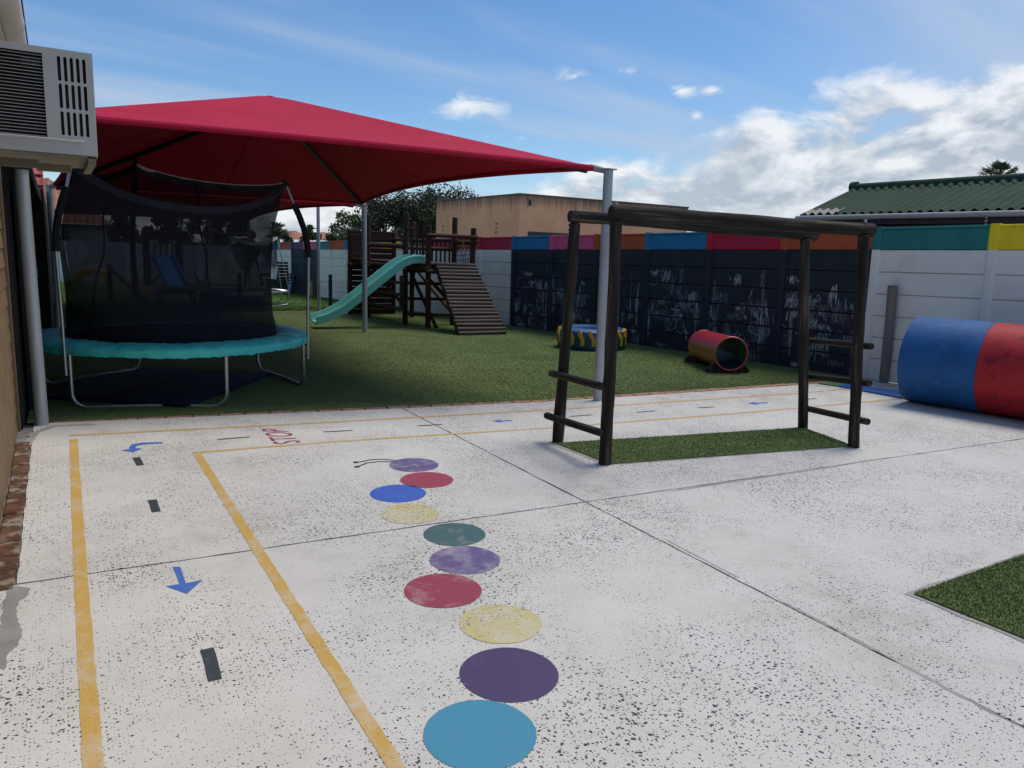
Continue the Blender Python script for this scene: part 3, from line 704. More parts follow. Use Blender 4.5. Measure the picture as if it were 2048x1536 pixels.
def canopy(name, corners, peak, posts, label, group, straight=()):
    root = empty(name, (peak[0], peak[1], gz(peak[1])), label, 'canopy', group)
    peak = Vector(peak); C4 = [Vector(c) for c in corners]; ctr = sum(C4, Vector())/4
    ins = []
    for c in C4:
        d = (peak-c).normalized(); ins.append(c + d*0.16)
    for i in range(4):
        A, B = ins[i], ins[(i+1) % 4]; mid = (A+B)/2; inw = Vector((ctr.x-mid.x, ctr.y-mid.y, 0)).normalized(); L_ = (B-A).length
        slope = (peak.z-mid.z)/max(.1, (Vector((peak.x-mid.x, peak.y-mid.y, 0))).length)
        sag = 0.003*L_ if i in straight else 0.030*L_
        def E(s): return A.lerp(B, s) + (inw + Vector((0, 0, slope)))*sag*4*s*(1-s)
        def S(u, v):
            e = E(u); p = e.lerp(peak, v)
            belly = 0.07*math.sin(math.pi*v)*math.sin(math.pi*u)*(1-v)
            rnd = -0.07*max(0, (v-.94)/.06)**2
            cn = min(u, 1-u); belly += (.012*math.sin(v*46*(1 if u < .5 else .8)+u*9)*cn*14*math.exp(1-cn*14)*(1-v) + .008*noise.noise((u*9+i, v*7, 4))*math.sin(math.pi*u))*(1-v)
            return p + Vector((0, 0, -belly + rnd*0.6))
        fab = MB().grid(S, 44, 30).build('fabric_panel', SHADE, root, smooth=True)
        MB().tube([E(k/24) + Vector((0, 0, -0.012)) for k in range(25)], 0.030, 8).build('hem', SHADE, fab, smooth=True)
        # stitched seam down the middle of the panel
        MB().tube([S(.5, k/14)+Vector((0, 0, -.014)) for k in range(13)], 0.006, 5).build('seam', SHADE, fab)
        d = (peak-C4[i]).normalized()
        MB().tube([C4[i] + d*0.26 + Vector((0, 0, -.05)), peak + Vector((0, 0, -.13))], 0.036, 10).build('rafter', DARKST, root, smooth=True)
        MB().tube([C4[i] + Vector((0, 0, -.015)), C4[i] + d*0.22 + Vector((0, 0, -.012))], [0.030, 0.040], 10).build('corner_bracket', GALV, root, smooth=True)
    MB().tube([peak+Vector((0, 0, -.09)), peak+Vector((0, 0, -.03)), peak+Vector((0, 0, -.012))], [.11, .09, .03], 16).build('peak_cap', SHADE, root, smooth=True)
    for (bx_, by_), (tx, ty, tz) in posts:
        b = Vector((bx_, by_, gz(by_)-.1)); t = Vector((tx, ty, tz))
        MB().tube([b, t], 0.051, 18).build('post', GALV, root, smooth=True)
        MB().box(t + Vector((0, 0, .006)), (.13, .13, .012)).build('post_cap', GALV, root)
    return root
bFL, bFR, bBR = G(85, 853), G(1196, 801), G(730, 665)
tFR = at_y(1217, 340, bFR.y); tBR = at_y(728, 410, bBR.y)
zc = tFR.z
tFL = Vector((bFL.x-.02, bFL.y, zc+.06)); bBL = Vector((-0.03, bBR.y+.35, 0)); tBL = Vector((-0.03, bBL.y, tBR.z))
pk = at_y(540, 190, 10.95)
canopy('shade_canopy', [tFL, tFR, tBR, tBL], pk, [((bFL.x, bFL.y), tFL), ((bFR.x, bFR.y), tFR), ((bBR.x, bBR.y), tBR), ((bBL.x, bBL.y), tBL)],
       'large crimson shade cloth canopy on grey steel posts over the play turf', 'crimson shade canopies', (2,))
t2R = at_y(497, 445, 25.6); t2L = Vector((-.1, 25.8, t2R.z))
canopy('shade_canopy', [tBL + Vector((.0, .12, 0)), tBR + Vector((0, .12, 0)), t2R, t2L], (2.6, 20.3, 3.25), [((t2R.x, t2R.y), t2R), ((t2L.x, t2L.y), t2L)],
       'second crimson shade canopy behind the first, seen from below', 'crimson shade canopies', (0,))
fp = G(638, 624)
sp_ = empty('steel_pole', fp, 'slim grey steel pole standing in front of the mesh fence', 'pole')
MB().tube([fp-Vector((0, 0, .1)), fp+Vector((0, 0, 2.95))], 0.046, 14).build('shaft', GALV, sp_, smooth=True)
q = fp + Vector((-.05, 0, 2.28)); MB().tube([q, q+Vector((-.09, 0, .0))], .014, 6).build('hook', DARKST, sp_)

# ================================================================== LEFT BUILDING
CLAD = M('brown_cladding', (0.20, 0.125, 0.060), 0.75, 0.22, 5, bump=0.003, bscale=24, stretch=(1, .12, 1), col2=(0.10, 0.062, 0.032), c2lo=.52, c2hi=.72, c2scale=6)
TRIM = M('brown_trim', (0.19, 0.115, 0.06), 0.7, 0.2, 8, stretch=(1, 1, .1))
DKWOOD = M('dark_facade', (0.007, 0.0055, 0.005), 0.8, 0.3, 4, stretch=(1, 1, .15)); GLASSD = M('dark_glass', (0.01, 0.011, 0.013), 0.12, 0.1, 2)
GUT = M('cream_gutter', (0.60, 0.57, 0.51), 0.5, 0.12, 4, stretch=(1, .2, 1), col2=(0.42, 0.39, 0.34), c2lo=.55, c2hi=.8)
FASC = M('red_fascia', (0.42, 0.12, 0.12), 0.6, 0.2, 4); TILER = M('red_roof_tile', (0.34, 0.055, 0.06), 0.7, 0.25, 4, bump=.003)
XWALL = G(38, 862).x; YEND = G(38, 862).y
bld = empty('timber_clad_building', (XWALL, 3, 0), 'brown timber-clad building along the left edge with dark shaded facade', 'building')
pl = MB()
for k in range(18):
    z0 = 0.005 + k*0.148
    a = MB(); Lb = YEND-.04+4.0; yc_ = (-4.0+YEND-.04)/2
    a.prism([(0, 0), (0.026, 0.0), (0.016, 0.148), (0, 0.148)], 0, Lb)
    mw = Matrix.Translation((XWALL-.030, -4.0, z0)) @ Matrix(((1, 0, 0, 0), (0, 0, 1, 0), (0, 1, 0, 0), (0, 0, 0, 1)))
    a.build('cladding_board', CLAD, bld, mw=mw)
MB().box((XWALL-.015, YEND-.018, 1.33), (.062, .036, 2.68), bev=.004).build('corner_trim', TRIM, bld)
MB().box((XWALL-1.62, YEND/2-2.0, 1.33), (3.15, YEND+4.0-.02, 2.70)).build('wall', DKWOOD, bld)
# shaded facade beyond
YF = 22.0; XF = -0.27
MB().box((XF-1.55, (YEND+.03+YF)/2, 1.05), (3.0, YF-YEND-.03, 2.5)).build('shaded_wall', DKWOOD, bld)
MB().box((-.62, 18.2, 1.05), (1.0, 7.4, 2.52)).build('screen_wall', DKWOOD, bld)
for i, yy in enumerate((8.3, 9.7, 11.1, 12.5)):
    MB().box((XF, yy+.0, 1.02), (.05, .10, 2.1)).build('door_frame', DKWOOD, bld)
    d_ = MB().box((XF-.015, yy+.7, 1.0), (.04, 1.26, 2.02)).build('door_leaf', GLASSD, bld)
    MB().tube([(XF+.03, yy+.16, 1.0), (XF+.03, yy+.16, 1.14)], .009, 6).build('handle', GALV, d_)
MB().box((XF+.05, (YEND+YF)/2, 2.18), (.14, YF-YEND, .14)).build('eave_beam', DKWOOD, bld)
# eave, gutter and roof above
gA = at_y(40, 0, 4.3); gB = at_y(53, 90, 5.5)
gx, gz_ = gB.x-.07, gB.z+.045
MB().tube([(gx, -4, gz_), (gx, 6.9, gz_)], .070, 18).build('gutter', GUT, bld, smooth=True)
for yy in (1.0, 3.1, 5.15): MB().tube([(gx, yy, gz_), (gx, yy+.03, gz_)], .0745, 18).build('gutter_joint', GUT, bld, smooth=True)
MB().box((gx-.10, 1.45, gz_), (.03, 10.9, .22)).build('fascia', FASC, bld)
MB().box((gx+.068, 1.45, gz_+.055), (.012, 10.9, .03)).build('gutter_lip', DARKST, bld)
MB().box((XWALL-.1, 1.45, gz_-.10), (.55, 10.9, .02)).build('soffit', GUT, bld)
def rows_roof(name, mat, parent, o, ux, uz, nx, nz_, tx, tz):
    """interlocking tiles: every course overlaps the one below; ux across the slope, uz up the slope"""
    ux = Vector(ux); uz = Vector(uz); nrm = ux.cross(uz).normalized(); me = None
    t = MB()
    t.grid(lambda u, v: tuple(Vector((0, 0, 0)) + Vector((u*tx, v*tz, 0.030*math.sin(u*math.pi*2)*.8 + .028*(1-v)))), 8, 1)
    t.quad((0, 0, 0.028), (tx, 0, 0.028), (tx, 0, 0.0), (0, 0, 0.0))
    me = t.mesh('roof_tile', mat, smooth=True)
    R3 = Matrix((ux, uz, nrm)).transposed().to_4x4()
    for i in range(nx):
        for j in range(nz_):
            put(link('roof_tile', me), parent, Matrix.Translation(Vector(o) + ux*(i*tx) + uz*(j*tz*.95)) @ R3)
# red tiled wing at the far end of the facade, its roof facing the yard
wing = empty('red_tiled_wing', (-1.0, 16.2, gz(16)), 'red tiled roof wing with pink fascia beyond the dark facade', 'building')
MB().box((-1.85, 17.4, 2.29), (3.3, 3.6, .03)).build('soffit', DKWOOD, wing)
MB().box((-.14, 17.4, 2.40), (.04, 3.8, .16)).build('fascia', FASC, wing)
rows_roof('roof_tile', TILER, wing, (-3.35, 15.4, 2.40), (1, 0, 0), (0, .80, .60), 12, 6, .27, .34)
MB().quad((-3.35, 15.45, 2.37), (-.11, 15.45, 2.37), (-.11, 17.0, 3.53), (-3.35, 17.0, 3.53)).build('roof_underlay', DKWOOD, wing)

# ---- window air conditioner sticking out of the wall
ACW = M('aircon_casing', (0.50, 0.495, 0.47), 0.5, 0.06, 3, col2=(0.40, 0.385, 0.34), c2lo=.58, c2hi=.85, c2scale=2.5, bump=.0005, bscale=80)
ACD = M('aircon_dark', (0.006, 0.006, 0.007), 0.6, 0.2); ACU = M('aircon_underside', (0.20, 0.18, 0.13), 0.8, 0.35, 6); FIN = M('condenser_fin', (0.30, 0.31, 0.32), 0.4, 0.3, 50, metal=.6)
AY = 3.8; a0 = at_y(187, 110, AY); a1 = at_y(190, 313, AY)
ax1 = (a0.x+a1.x)/2; az1, az0 = a0.z, a1.z; ax0 = XWALL-.02; AD = 0.60
ac = empty('air_conditioner', (ax0, AY+AD/2, az0), 'beige window air conditioner with louvres and slots jutting from the left wall', 'air conditioner')
def px_ac(px, py): p = at_y(px, py, AY); return p.x, p.z
lx, _ = px_ac(90, 200)                                    # right end of the louvre opening
_, lz1 = px_ac(60, 103); _, lz0 = px_ac(60, 272)
sl0, _ = px_ac(119, 200); sl1, _ = px_ac(175, 200)
cols = 5; sw = .0118; pitch = (sl1-sl0-sw)/(cols-1)
rowsz = []
for ya, yb in ((116, 165), (170, 219), (225, 272)):
    rowsz.append((px_ac(146, ya)[1], px_ac(146, yb)[1]))
# casing front face with real openings, built from strips
T = .004
fm = MB()
def fr(x0, x1, z0, z1): 
    if x1 > x0 and z1 > z0: fm.box(((x0+x1)/2, AY+T/2, (z0+z1)/2), (x1-x0, T, z1-z0))
fr(ax0, lx, lz1, az1); fr(ax0, lx, az0, lz0); fr(lx, sl0, az0, az1); fr(sl0+sw*0+pitch*(cols-1)+sw, ax1, az0, az1)
xs0, xs1 = sl0, sl0+pitch*(cols-1)+sw
zz = [az1] + [z for r in rowsz for z in r] + [az0]
for i in range(0, len(zz), 2): fr(xs0, xs1, zz[i+1], zz[i])
for (zt_, zb_) in rowsz:
    for c in range(cols-1): fr(sl0+c*pitch+sw, sl0+(c+1)*pitch, zb_, zt_)
    for c in range(cols):                              # rounded slot ends
        x0s = sl0+c*pitch
        for zc_, sgn in ((zt_, -1), (zb_, 1)):
            for side in (0, 1):
                xc_ = x0s if side == 0 else x0s+sw
                rr = sw/2; ctr_ = (x0s+rr, zc_+sgn*rr); arc = [(ctr_[0]+rr*math.cos(t), ctr_[1]-sgn*rr*math.sin(t)) for t in ([math.pi/2*(2-k/4) for k in range(5)] if side == 0 else [math.pi/2*k/4 for k in range(5)])]
                i0 = len(fm.v); fm.v += [(xc_, AY, zc_)] + [(a, AY, b) for a, b in arc]
                for k in range(4): fm.f.append((i0, i0+1+k, i0+2+k))
fm.build('front_panel', ACW, ac)
MB().box(((ax0+ax1)/2, AY+AD/2+T, az1+.002), (ax1-ax0+.004, AD, .006)).box((ax1+.001, AY+AD/2+T, (az0+az1)/2), (.005, AD, az1-az0), ).build('casing', ACW, ac)
MB().box(((ax0+ax1)/2-.01, AY+.13, (az0+az1)/2), (ax1-ax0+.002, .18, az1-az0-.012)).build('inner_core', ACD, ac)
nl = 25
for k in range(nl):
    z = lz0 + (lz1-lz0)*(k+.5)/nl
    MB().box(((ax0+lx)/2, AY+.012, z), (lx-ax0, .016, .0018), rot=Matrix.Rotation(rad(14), 3, 'X')).build('louvre', ACW, ac)
for k in range(9): MB().box((lx-.012-k*.0075, AY+.034, lz1-.035), (.003, .01, .03)).build('condenser_fin', FIN, ac)
MB().box(((ax0+ax1)/2+.0, AY-.003, az0+.055), (ax1-ax0-.09, .010, .012), bev=.004).build('pressed_ridge', ACW, ac)
MB().box(((ax0+ax1)/2, AY+AD/2, az0-.006), (ax1-ax0, AD, .008)).box((ax1-.02, AY+AD/2, az0-.020), (.03, AD, .03)).build('base_tray', ACU, ac)
MB().box(((ax0+ax1)/2-.08, AY+.30, az0-.028), (ax1-ax0-.28, .03, .035)).build('support_bracket', ACU, ac)
MB().box((ax1-.16, AY+.50, az0-.026), (.14, .05, .03)).build('support_bracket', ACU, ac)

# ================================================================== LOGS
LOGD = M('weathered_dark_log', (0.028, 0.022, 0.018), 0.85, 0.8, 20, bump=0.014, bscale=26, spec=.25, stretch=(1, 1, .07), col2=(0.115, 0.092, 0.070), c2lo=.54, c2hi=.66, c2scale=20)
LOGR = M('stained_brown_log', (0.052, 0.022, 0.013), 0.7, 0.5, 14, bump=0.006, bscale=18, spec=.2, stretch=(1, 1, .07), col2=(0.095, 0.038, 0.020), c2lo=.58, c2hi=.78, c2scale=10)
LOGW = M('worn_ramp_log', (0.055, 0.036, 0.028), 0.75, 0.45, 14, bump=0.004, bscale=18, stretch=(1, 1, .07), col2=(0.22, 0.13, 0.06), c2lo=.66, c2hi=.74, c2scale=5, c2stretch=(1, 1, .25))
LOGG = M('grey_old_log', (0.19, 0.155, 0.125), 0.85, 0.4, 14, bump=0.006, bscale=18, stretch=(1, 1, .07))
rl = random.Random(5)
def log(name, p0, p1, r, mat, parent, seg=12, rings=9, jit=0.05, r1=None):
    p0 = Vector(p0); p1 = Vector(p1); d = p1-p0; L_ = d.length; r1 = r1 or r
    mm = MB(); ph = [rl.uniform(0, 6) for _ in range(4)]; off = rl.uniform(0, 90)
    c = min(.008, r*.18)
    zs = [0.0, c] + [c + (L_-2*c)*k/(rings-1) for k in range(1, rings-1)] + [L_-c, L_]
    for i, z in enumerate(zs):
        rr = r + (r1-r)*z/L_
        if i in (0, len(zs)-1): rr -= c
        bx_, by_ = .006*math.sin(z*2+ph[2]), .006*math.sin(z*1.7+ph[3])
        if i in (0, 1, len(zs)-1, len(zs)-2): pass
        for k in range(seg):
            a = 2*math.pi*k/seg
            q = rr*(1 + jit*(noise.noise((math.cos(a)*1.2+off, math.sin(a)*1.2, z*2.2))+.5*noise.noise((math.cos(a)*2.6+off, math.sin(a)*2.6, z*6.0))))
            mm.v.append((bx_+q*math.cos(a), by_+q*math.sin(a), z))
    n = len(zs)
    for i in range(n-1):
        for k in range(seg): mm.f.append((i*seg+k, i*seg+(k+1) % seg, (i+1)*seg+(k+1) % seg, (i+1)*seg+k))
    mm.f.append(tuple(range(seg))[::-1]); mm.f.append(tuple((n-1)*seg+k for k in range(seg)))
    mw = Matrix.Translation(p0) @ d.to_track_quat('Z', 'Y').to_matrix().to_4x4()
    return put(link(name, mm.mesh(name, mat, smooth=True)), parent, mw)
def bolt(p, parent, d=Vector((0, 0, 1)), r=.009, h=.012):
    p = Vector(p); return MB().tube([p, p+Vector(d)*h], r, 6).build('bolt', GALV, parent)

# ---- climbing frame of logs
fb = {k: G(*v) for k, v in dict(FL=(1211, 928), BL=(1115, 884), FR=(1707, 894), BR=(1604, 856)).items()}
ft = {k: at_y(*v, fb[k].y) for k, v in dict(FL=(1231, 440), BL=(1151, 446), FR=(1728, 470), BR=(1612, 478)).items()}
frame = empty('log_climbing_frame', (fb['FL']+fb['BR'])/2, 'dark log climbing frame with four posts, two beams and side rungs', 'climbing frame')
for k in fb: log('post', fb[k] - Vector((0, 0, .02)), ft[k], .048, LOGD, frame, seg=16, rings=22, jit=.20, r1=.045)
for a, b, ea, eb, rr in (('FL', 'FR', (1220, 426), (1746, 462), .053), ('BL', 'BR', (1138, 433), (1632, 476), .050)):
    p0 = at_y(*ea, ft[a].y); p1 = at_y(*eb, ft[b].y)
    p0.z = ft[a].z + rr*.93; p1.z = ft[b].z + rr*.93
    log('beam', p0, p1, rr, LOGD, frame, seg=16, rings=26, jit=.13)
    for q in (a, b): bolt(ft[q]+Vector((0, 0, rr*1.9)), frame, r=.012, h=.03)
for ys_, side, A, Bk in (((748, 772), -1, 'FL', 'BL'), ((832, 862), -1, 'FL', 'BL'), ((682, 692), 1, 'FR', 'BR'), ((752, 766), 1, 'FR', 'BR'), ((818, 840), 1, 'FR', 'BR')):
    zb = Zup(fb[Bk], ys_[0]); za = Zup(fb[A], ys_[1])
    pb = fb[Bk].lerp(ft[Bk], (zb)/ft[Bk].z); pa = fb[A].lerp(ft[A], za/ft[A].z)
    pb.z = zb; pa.z = za; off = Vector((side*.075, 0, 0)); d = (pa-pb).normalized()
    log('rung', pb+off-d*(.10 if side < 0 else .04), pa+off+d*(.02 if side < 0 else .10), .030, LOGD, frame, seg=10, rings=6)

# ---- old post by the wall
wp0 = G(1767, 765); wp1 = at_y(1785, 571, wp0.y)
tag(log('timber_post', wp0 - Vector((0, 0, .02)), wp1, .062, LOGG, None, rings=10, jit=.08), 'weathered grey timber post leaning before the pale wall near the drum', 'post')

# ================================================================== CONCRETE PIPE, TUNNEL, TYRE, STRIP
PBLUE = M('pipe_blue_paint', (0.014, 0.095, 0.27), 0.6, 0.25, 5, bump=0.010, bscale=7, spec=.3, col2=(0.06, 0.16, 0.33), c2lo=.60, c2hi=.70, c2scale=9)
PRED = M('pipe_red_paint', (0.40, 0.018, 0.024), 0.6, 0.25, 4, bump=0.010, bscale=7, spec=.3, col2=(0.22, 0.010, 0.014), c2lo=.53, c2hi=.60, c2scale=2.4)
def arc_shell(mm, c0, c1, r0, r1, a0, a1, seg, ends=True, nl=6):
    """part of a thick pipe wall between two centres, angles measured round the axis"""
    c0 = Vector(c0); c1 = Vector(c1); t = (c1-c0).normalized(); x = t.cross(Vector((0, 0, 1))).normalized(); z = x.cross(t)
    full = abs(a1-a0) >= 2*math.pi-1e-4
    P = lambda c, r, a: c + (x*math.cos(a)+z*math.sin(a))*r
    for k in range(seg):
        b0, b1 = a0+(a1-a0)*k/seg, a0+(a1-a0)*(k+1)/seg
        for j in range(nl):
            q0, q1 = c0.lerp(c1, j/nl), c0.lerp(c1, (j+1)/nl)
            mm.quad(P(q0, r1, b0), P(q0, r1, b1), P(q1, r1, b1), P(q1, r1, b0)); mm.quad(P(q0, r0, b1), P(q0, r0, b0), P(q1, r0, b0), P(q1, r0, b1))
        mm.quad(P(c0, r0, b0), P(c0, r0, b1), P(c0, r1, b1), P(c0, r1, b0)); mm.quad(P(c1, r0, b1), P(c1, r0, b0), P(c1, r1, b0), P(c1, r1, b1))
    return mm
import bmesh
def weld(o):
    b = bmesh.new(); b.from_mesh(o.data); bmesh.ops.remove_doubles(b, verts=b.verts, dist=1e-5); bmesh.ops.recalc_face_normals(b, faces=b.faces); b.to_mesh(o.data); b.free()
    o.data.shade_smooth(); o.data.set_sharp_from_angle(angle=rad(35)); return o
pc, pr, pa_ = Vector((8.764, 5.203, .509)), .509, .184
pd = Vector((math.sin(pa_), -math.cos(pa_), 0))
pipe = empty('painted_concrete_pipe', pc + pd*1.2 - Vector((0, 0, .509)), 'huge blue and red painted concrete pipe lying by the pale wall', 'play pipe')
Lb = 0.80
weld(arc_shell(MB(), pc, pc+pd*Lb, pr-.07, pr, 0, 2*math.pi, 64).build('blue_section', PBLUE, pipe))
weld(arc_shell(MB(), pc+pd*(Lb+.003), pc+pd*1.9, pr-.07, pr-.001, 0, 2*math.pi, 64).build('red_section', PRED, pipe))
for s_ in (-1, 1):
    q = pd.cross(Vector((0, 0, 1)))*s_
    MB().box(pc+pd*1.45+q*.33+Vector((0, 0, -.46)), (.12, .16, .10), bev=.01).build('wedge_stone', MSMEAR, pipe)

# red tunnel
TR = M('tunnel_red', (0.36, 0.010, 0.022), 0.35, 0.1, 4); TY = M('tunnel_ochre', (0.33, 0.12, 0.022), 0.4, 0.2, 4); TG = M('tunnel_green', (0.035, 0.12, 0.065), 0.4, 0.2, 4); TB = M('tunnel_navy', (0.014, 0.03, 0.065), 0.4, 0.3, 12, stretch=(1, 1, 1)); TRIMR = M('tunnel_rim', (0.45, 0.06, 0.04), 0.4, 0.2, 8)
f0 = G(1460, 748); b0 = G(1408, 726); ax = (b0-f0).normalized(); r_ = .245
cf = f0 + Vector((0, 0, r_+.045)) + ax*.02; cb = cf + ax*1.28 + Vector((0, 0, -.02))
tun = empty('play_tunnel', (f0+b0)/2, 'small red and ochre pipe tunnel on wooden cradles by the blackboard wall', 'play tunnel')
segs = [(-.20, 2.75, TR, 'red_shell'), (2.75, 3.95, TY, 'ochre_shell'), (3.95, 4.9, TR, 'red_shell'), (4.9, 2*math.pi-.20, TY, 'ochre_shell')]
for a0_, a1_, mt_, nm in segs: weld(arc_shell(MB(), cf, cb, r_-.012, r_, a0_, a1_, 16).build(nm, mt_, tun))
for a0_, a1_, mt_ in ((-.5, .9, TG), (.9, 2.3, TB), (2.3, 3.6, TG), (3.6, 2*math.pi-.5, TB)):
    weld(arc_shell(MB(), cf+ax*.004, cb-ax*.004, r_-.018, r_-.0125, a0_, a1_, 12).build('lining', mt_, tun))
for c_, s_ in ((cf, -1), (cb, 1)):
    t = ax; xx = t.cross(Vector((0, 0, 1))).normalized(); zz_ = xx.cross(t)
    MB().tube([c_+ax*(s_*.003) + (xx*math.cos(k*math.pi/20)+zz_*math.sin(k*math.pi/20))*(r_-.007) for k in range(40)], .012, 8, closed=True).build('rim', TRIMR, tun, smooth=True)
for c_ in (cf+ax*.10, cb-ax*.10):
    xx = ax.cross(Vector((0, 0, 1))).normalized(); w_ = .31; zb = gz(c_.y)
    prof = [(-w_, 0), (w_, 0), (w_, .06), (w_-.08, .125)] + [(r_*1.0*math.sin(a), c_.z-zb-r_*math.cos(a)-.003) for a in (.75, .5, .25, 0, -.25, -.5, -.75)] + [(-w_+.08, .125), (-w_, .06)]
    mm = MB(); n_ = len(prof)
    for s_ in (-.035, .035): mm.v += [tuple(Vector((c_.x, c_.y, zb)) + xx*p[0] + Vector((0, 0, p[1])) + ax*s_) for p in prof]
    mm.f.append(tuple(range(n_))); mm.f.append(tuple(range(2*n_-1, n_-1, -1)))
    for k in range(n_): mm.f.append((k, (k+1) % n_, n_+(k+1) % n_, n_+k))
    mm.build('cradle', LOGD, tun)

# tractor tyre
TYB = M('tyre_blue_paint', (0.022, 0.085, 0.24), 0.5, 0.2, 5, bump=.002, bscale=30, col2=(0.05, 0.14, 0.30), c2lo=.58, c2hi=.78, c2scale=6); TYY = M('tyre_yellow_paint', (0.62, 0.34, 0.012), 0.45, 0.12, 8); TYG = M('tyre_green_paint', (0.012, 0.060, 0.035), 0.5, 0.25, 8)
tf_ = G(1182, 703.5); dv = Vector((tf_.x, tf_.y, 0)).normalized(); RT = .635; tc_ = tf_ + dv*RT; HT = .385
tyre = empty('tractor_tyre', (tc_.x, tc_.y, gz(tc_.y)), 'tractor tyre painted blue with yellow and green treads lying on the turf', 'tyre')
zb = gz(tc_.y)
prof = [(.33, .06), (.36, .02), (.44, .0), (.55, .012), (.60, .05), (.607, HT/2), (.60, HT-.05), (.55, HT-.012), (.44, HT), (.36, HT-.02), (.33, HT-.06), (.315, HT/2)]
mm = MB(); NS = 64
for k in range(NS):
    a = 2*math.pi*k/NS
    mm.v += [(tc_.x+r*math.cos(a), tc_.y+r*math.sin(a), zb+z) for r, z in prof]
for k in range(NS):
    for j in range(len(prof)):
        n_ = len(prof); mm.f.append((k*n_+j, ((k+1) % NS)*n_+j, ((k+1) % NS)*n_+(j+1) % n_, k*n_+(j+1) % n_))
weld(mm.build('carcass', TYB, tyre))
def lug(a0_, path, w, mat, name):
    mm = MB(); n_ = len(path); Lp = []; Rp = []
    for i, (da, z) in enumerate(path):
        p, q = path[max(i-1, 0)], path[min(i+1, n_-1)]; tx, tz = (q[0]-p[0])*.61, q[1]-p[1]; l = math.hypot(tx, tz); nx, nz_ = -tz/l, tx/l
        Lp.append((da+nx*w/2/.61, z+nz_*w/2)); Rp.append((da-nx*w/2/.61, z-nz_*w/2))
    def P(u, r): return (tc_.x+r*math.cos(a0_+u[0]), tc_.y+r*math.sin(a0_+u[0]), zb+min(max(u[1], .012), HT-.008))
    ring = Lp + Rp[::-1]; m_ = len(ring)
    rin = lambda u: .57 if (u[1] > HT-.04 or u[1] < .04) else .598
    mm.v += [P(u, rin(u)) for u in ring] + [P(u, .632 if .06 < u[1] < HT-.06 else .612) for u in ring]
    for i in range(n_-1): mm.f.append((m_+i, m_+i+1, m_+m_-2-i, m_+m_-1-i))
    for k in range(m_): mm.f.append((k, (k+1) % m_, m_+(k+1) % m_, m_+k))
    o = mm.build(name, mat, tyre); return o
for k in range(20):
    a = 2*math.pi*k/20
    lug(a, [(-.10, HT-.02), (0.0, .245), (0.06, .195), (0.065, .10)][::-1] and [(-.10, HT-.025), (-.02, .26), (.05, .20), (.035, .10)], .062, TYY, 'yellow_tread_lug')
    lug(a+.157, [(-.02, .255), (.06, .19), (.06, .15), (-.08, .02)], .058, TYG, 'green_tread_lug')

# balance strip leading into the pipe
SB = M('strip_blue', (0.012, 0.09, 0.36), 0.5, 0.15, 6); SG = M('strip_green', (0.075, 0.17, 0.05), 0.8, 0.2, 30)
strip = empty('floor_strip', (*G(1720, 778)[:2], 0), 'flat blue floor strip with green end leading into the pipe', 'floor strip')
MB().prism([(G(*p).x, G(*p).y) for p in ((1677, 774), (1697, 770), (1800, 785), (1806, 798.5))], 0.0045, .020).build('blue_mat', SB, strip)
MB().prism([(G(*p).x, G(*p).y) for p in ((1635, 768), (1666, 764.3), (1696, 769.7), (1676, 773.8))], 0.0045, .016).build('green_mat', SG, strip)

# ================================================================== TRAMPOLINE
TEAL = M('teal_vinyl', (0.07, 0.60, 0.52), 0.42, 0.16, 7, bump=.022, bscale=14, spec=.4, col2=(0.09, 0.54, 0.48), c2lo=.55, c2hi=.8, c2scale=4)
BMAT = M('black_jump_mat', (0.008, 0.008, 0.010), 0.85, 0.2, 8); FOAM = M('black_foam', (0.006, 0.006, 0.008), 0.85, 0.2); TSTEEL = M('trampoline_steel', (0.45, 0.46, 0.47), 0.33, 0.12, 6, metal=.85)
HEM = M('grey_hem_tape', (0.80, 0.79, 0.74), 0.8, 0.18, 10, bump=.004, bscale=25); DHEM = M('dark_hem_tape', (0.012, 0.014, 0.026), 0.8, 0.2, 10); STRAP = M('black_strap', (0.008, 0.008, 0.01), 0.8, 0.2)
def netmat(name, alpha):
    m = bpy.data.materials.new(name); m.use_nodes = True; N = m.node_tree.nodes; L = m.node_tree.links; B = N['Principled BSDF']; o = N['Material Output']
    B.inputs['Base Color'].default_value = (0.010, 0.011, 0.016, 1); B.inputs['Roughness'].default_value = .8; B.inputs['Specular IOR Level'].default_value = .2
    t = N.new('ShaderNodeBsdfTransparent'); mx = N.new('ShaderNodeMixShader')
    tc = N.new('ShaderNodeTexCoord'); nz = N.new('ShaderNodeTexNoise'); nz.inputs['Scale'].default_value = 4; nz.inputs['Detail'].default_value = 4; L.new(tc.outputs['Object'], nz.inputs['Vector'])
    mr = N.new('ShaderNodeMapRange'); mr.inputs[1].default_value = .3; mr.inputs[2].default_value = .7; mr.inputs[3].default_value = alpha-.06; mr.inputs[4].default_value = alpha+.06; L.new(nz.outputs['Fac'], mr.inputs[0])
    L.new(mr.outputs[0], mx.inputs[0]); L.new(t.outputs[0], mx.inputs[1]); L.new(B.outputs[0], mx.inputs[2]); L.new(mx.outputs[0], o.inputs[0]); return m
NET = netmat('safety_net', 0.76)
TC = Vector((1.10, 9.15, gz(9.15))); TRr = 1.40
tr = empty('trampoline', TC, 'large round trampoline with teal padding and black safety net under the canopy', 'trampoline')
def tp(ang, r, z): a = rad(ang); return Vector((TC.x+r*math.cos(a), TC.y+r*math.sin(a), TC.z+z))
RIM = .60
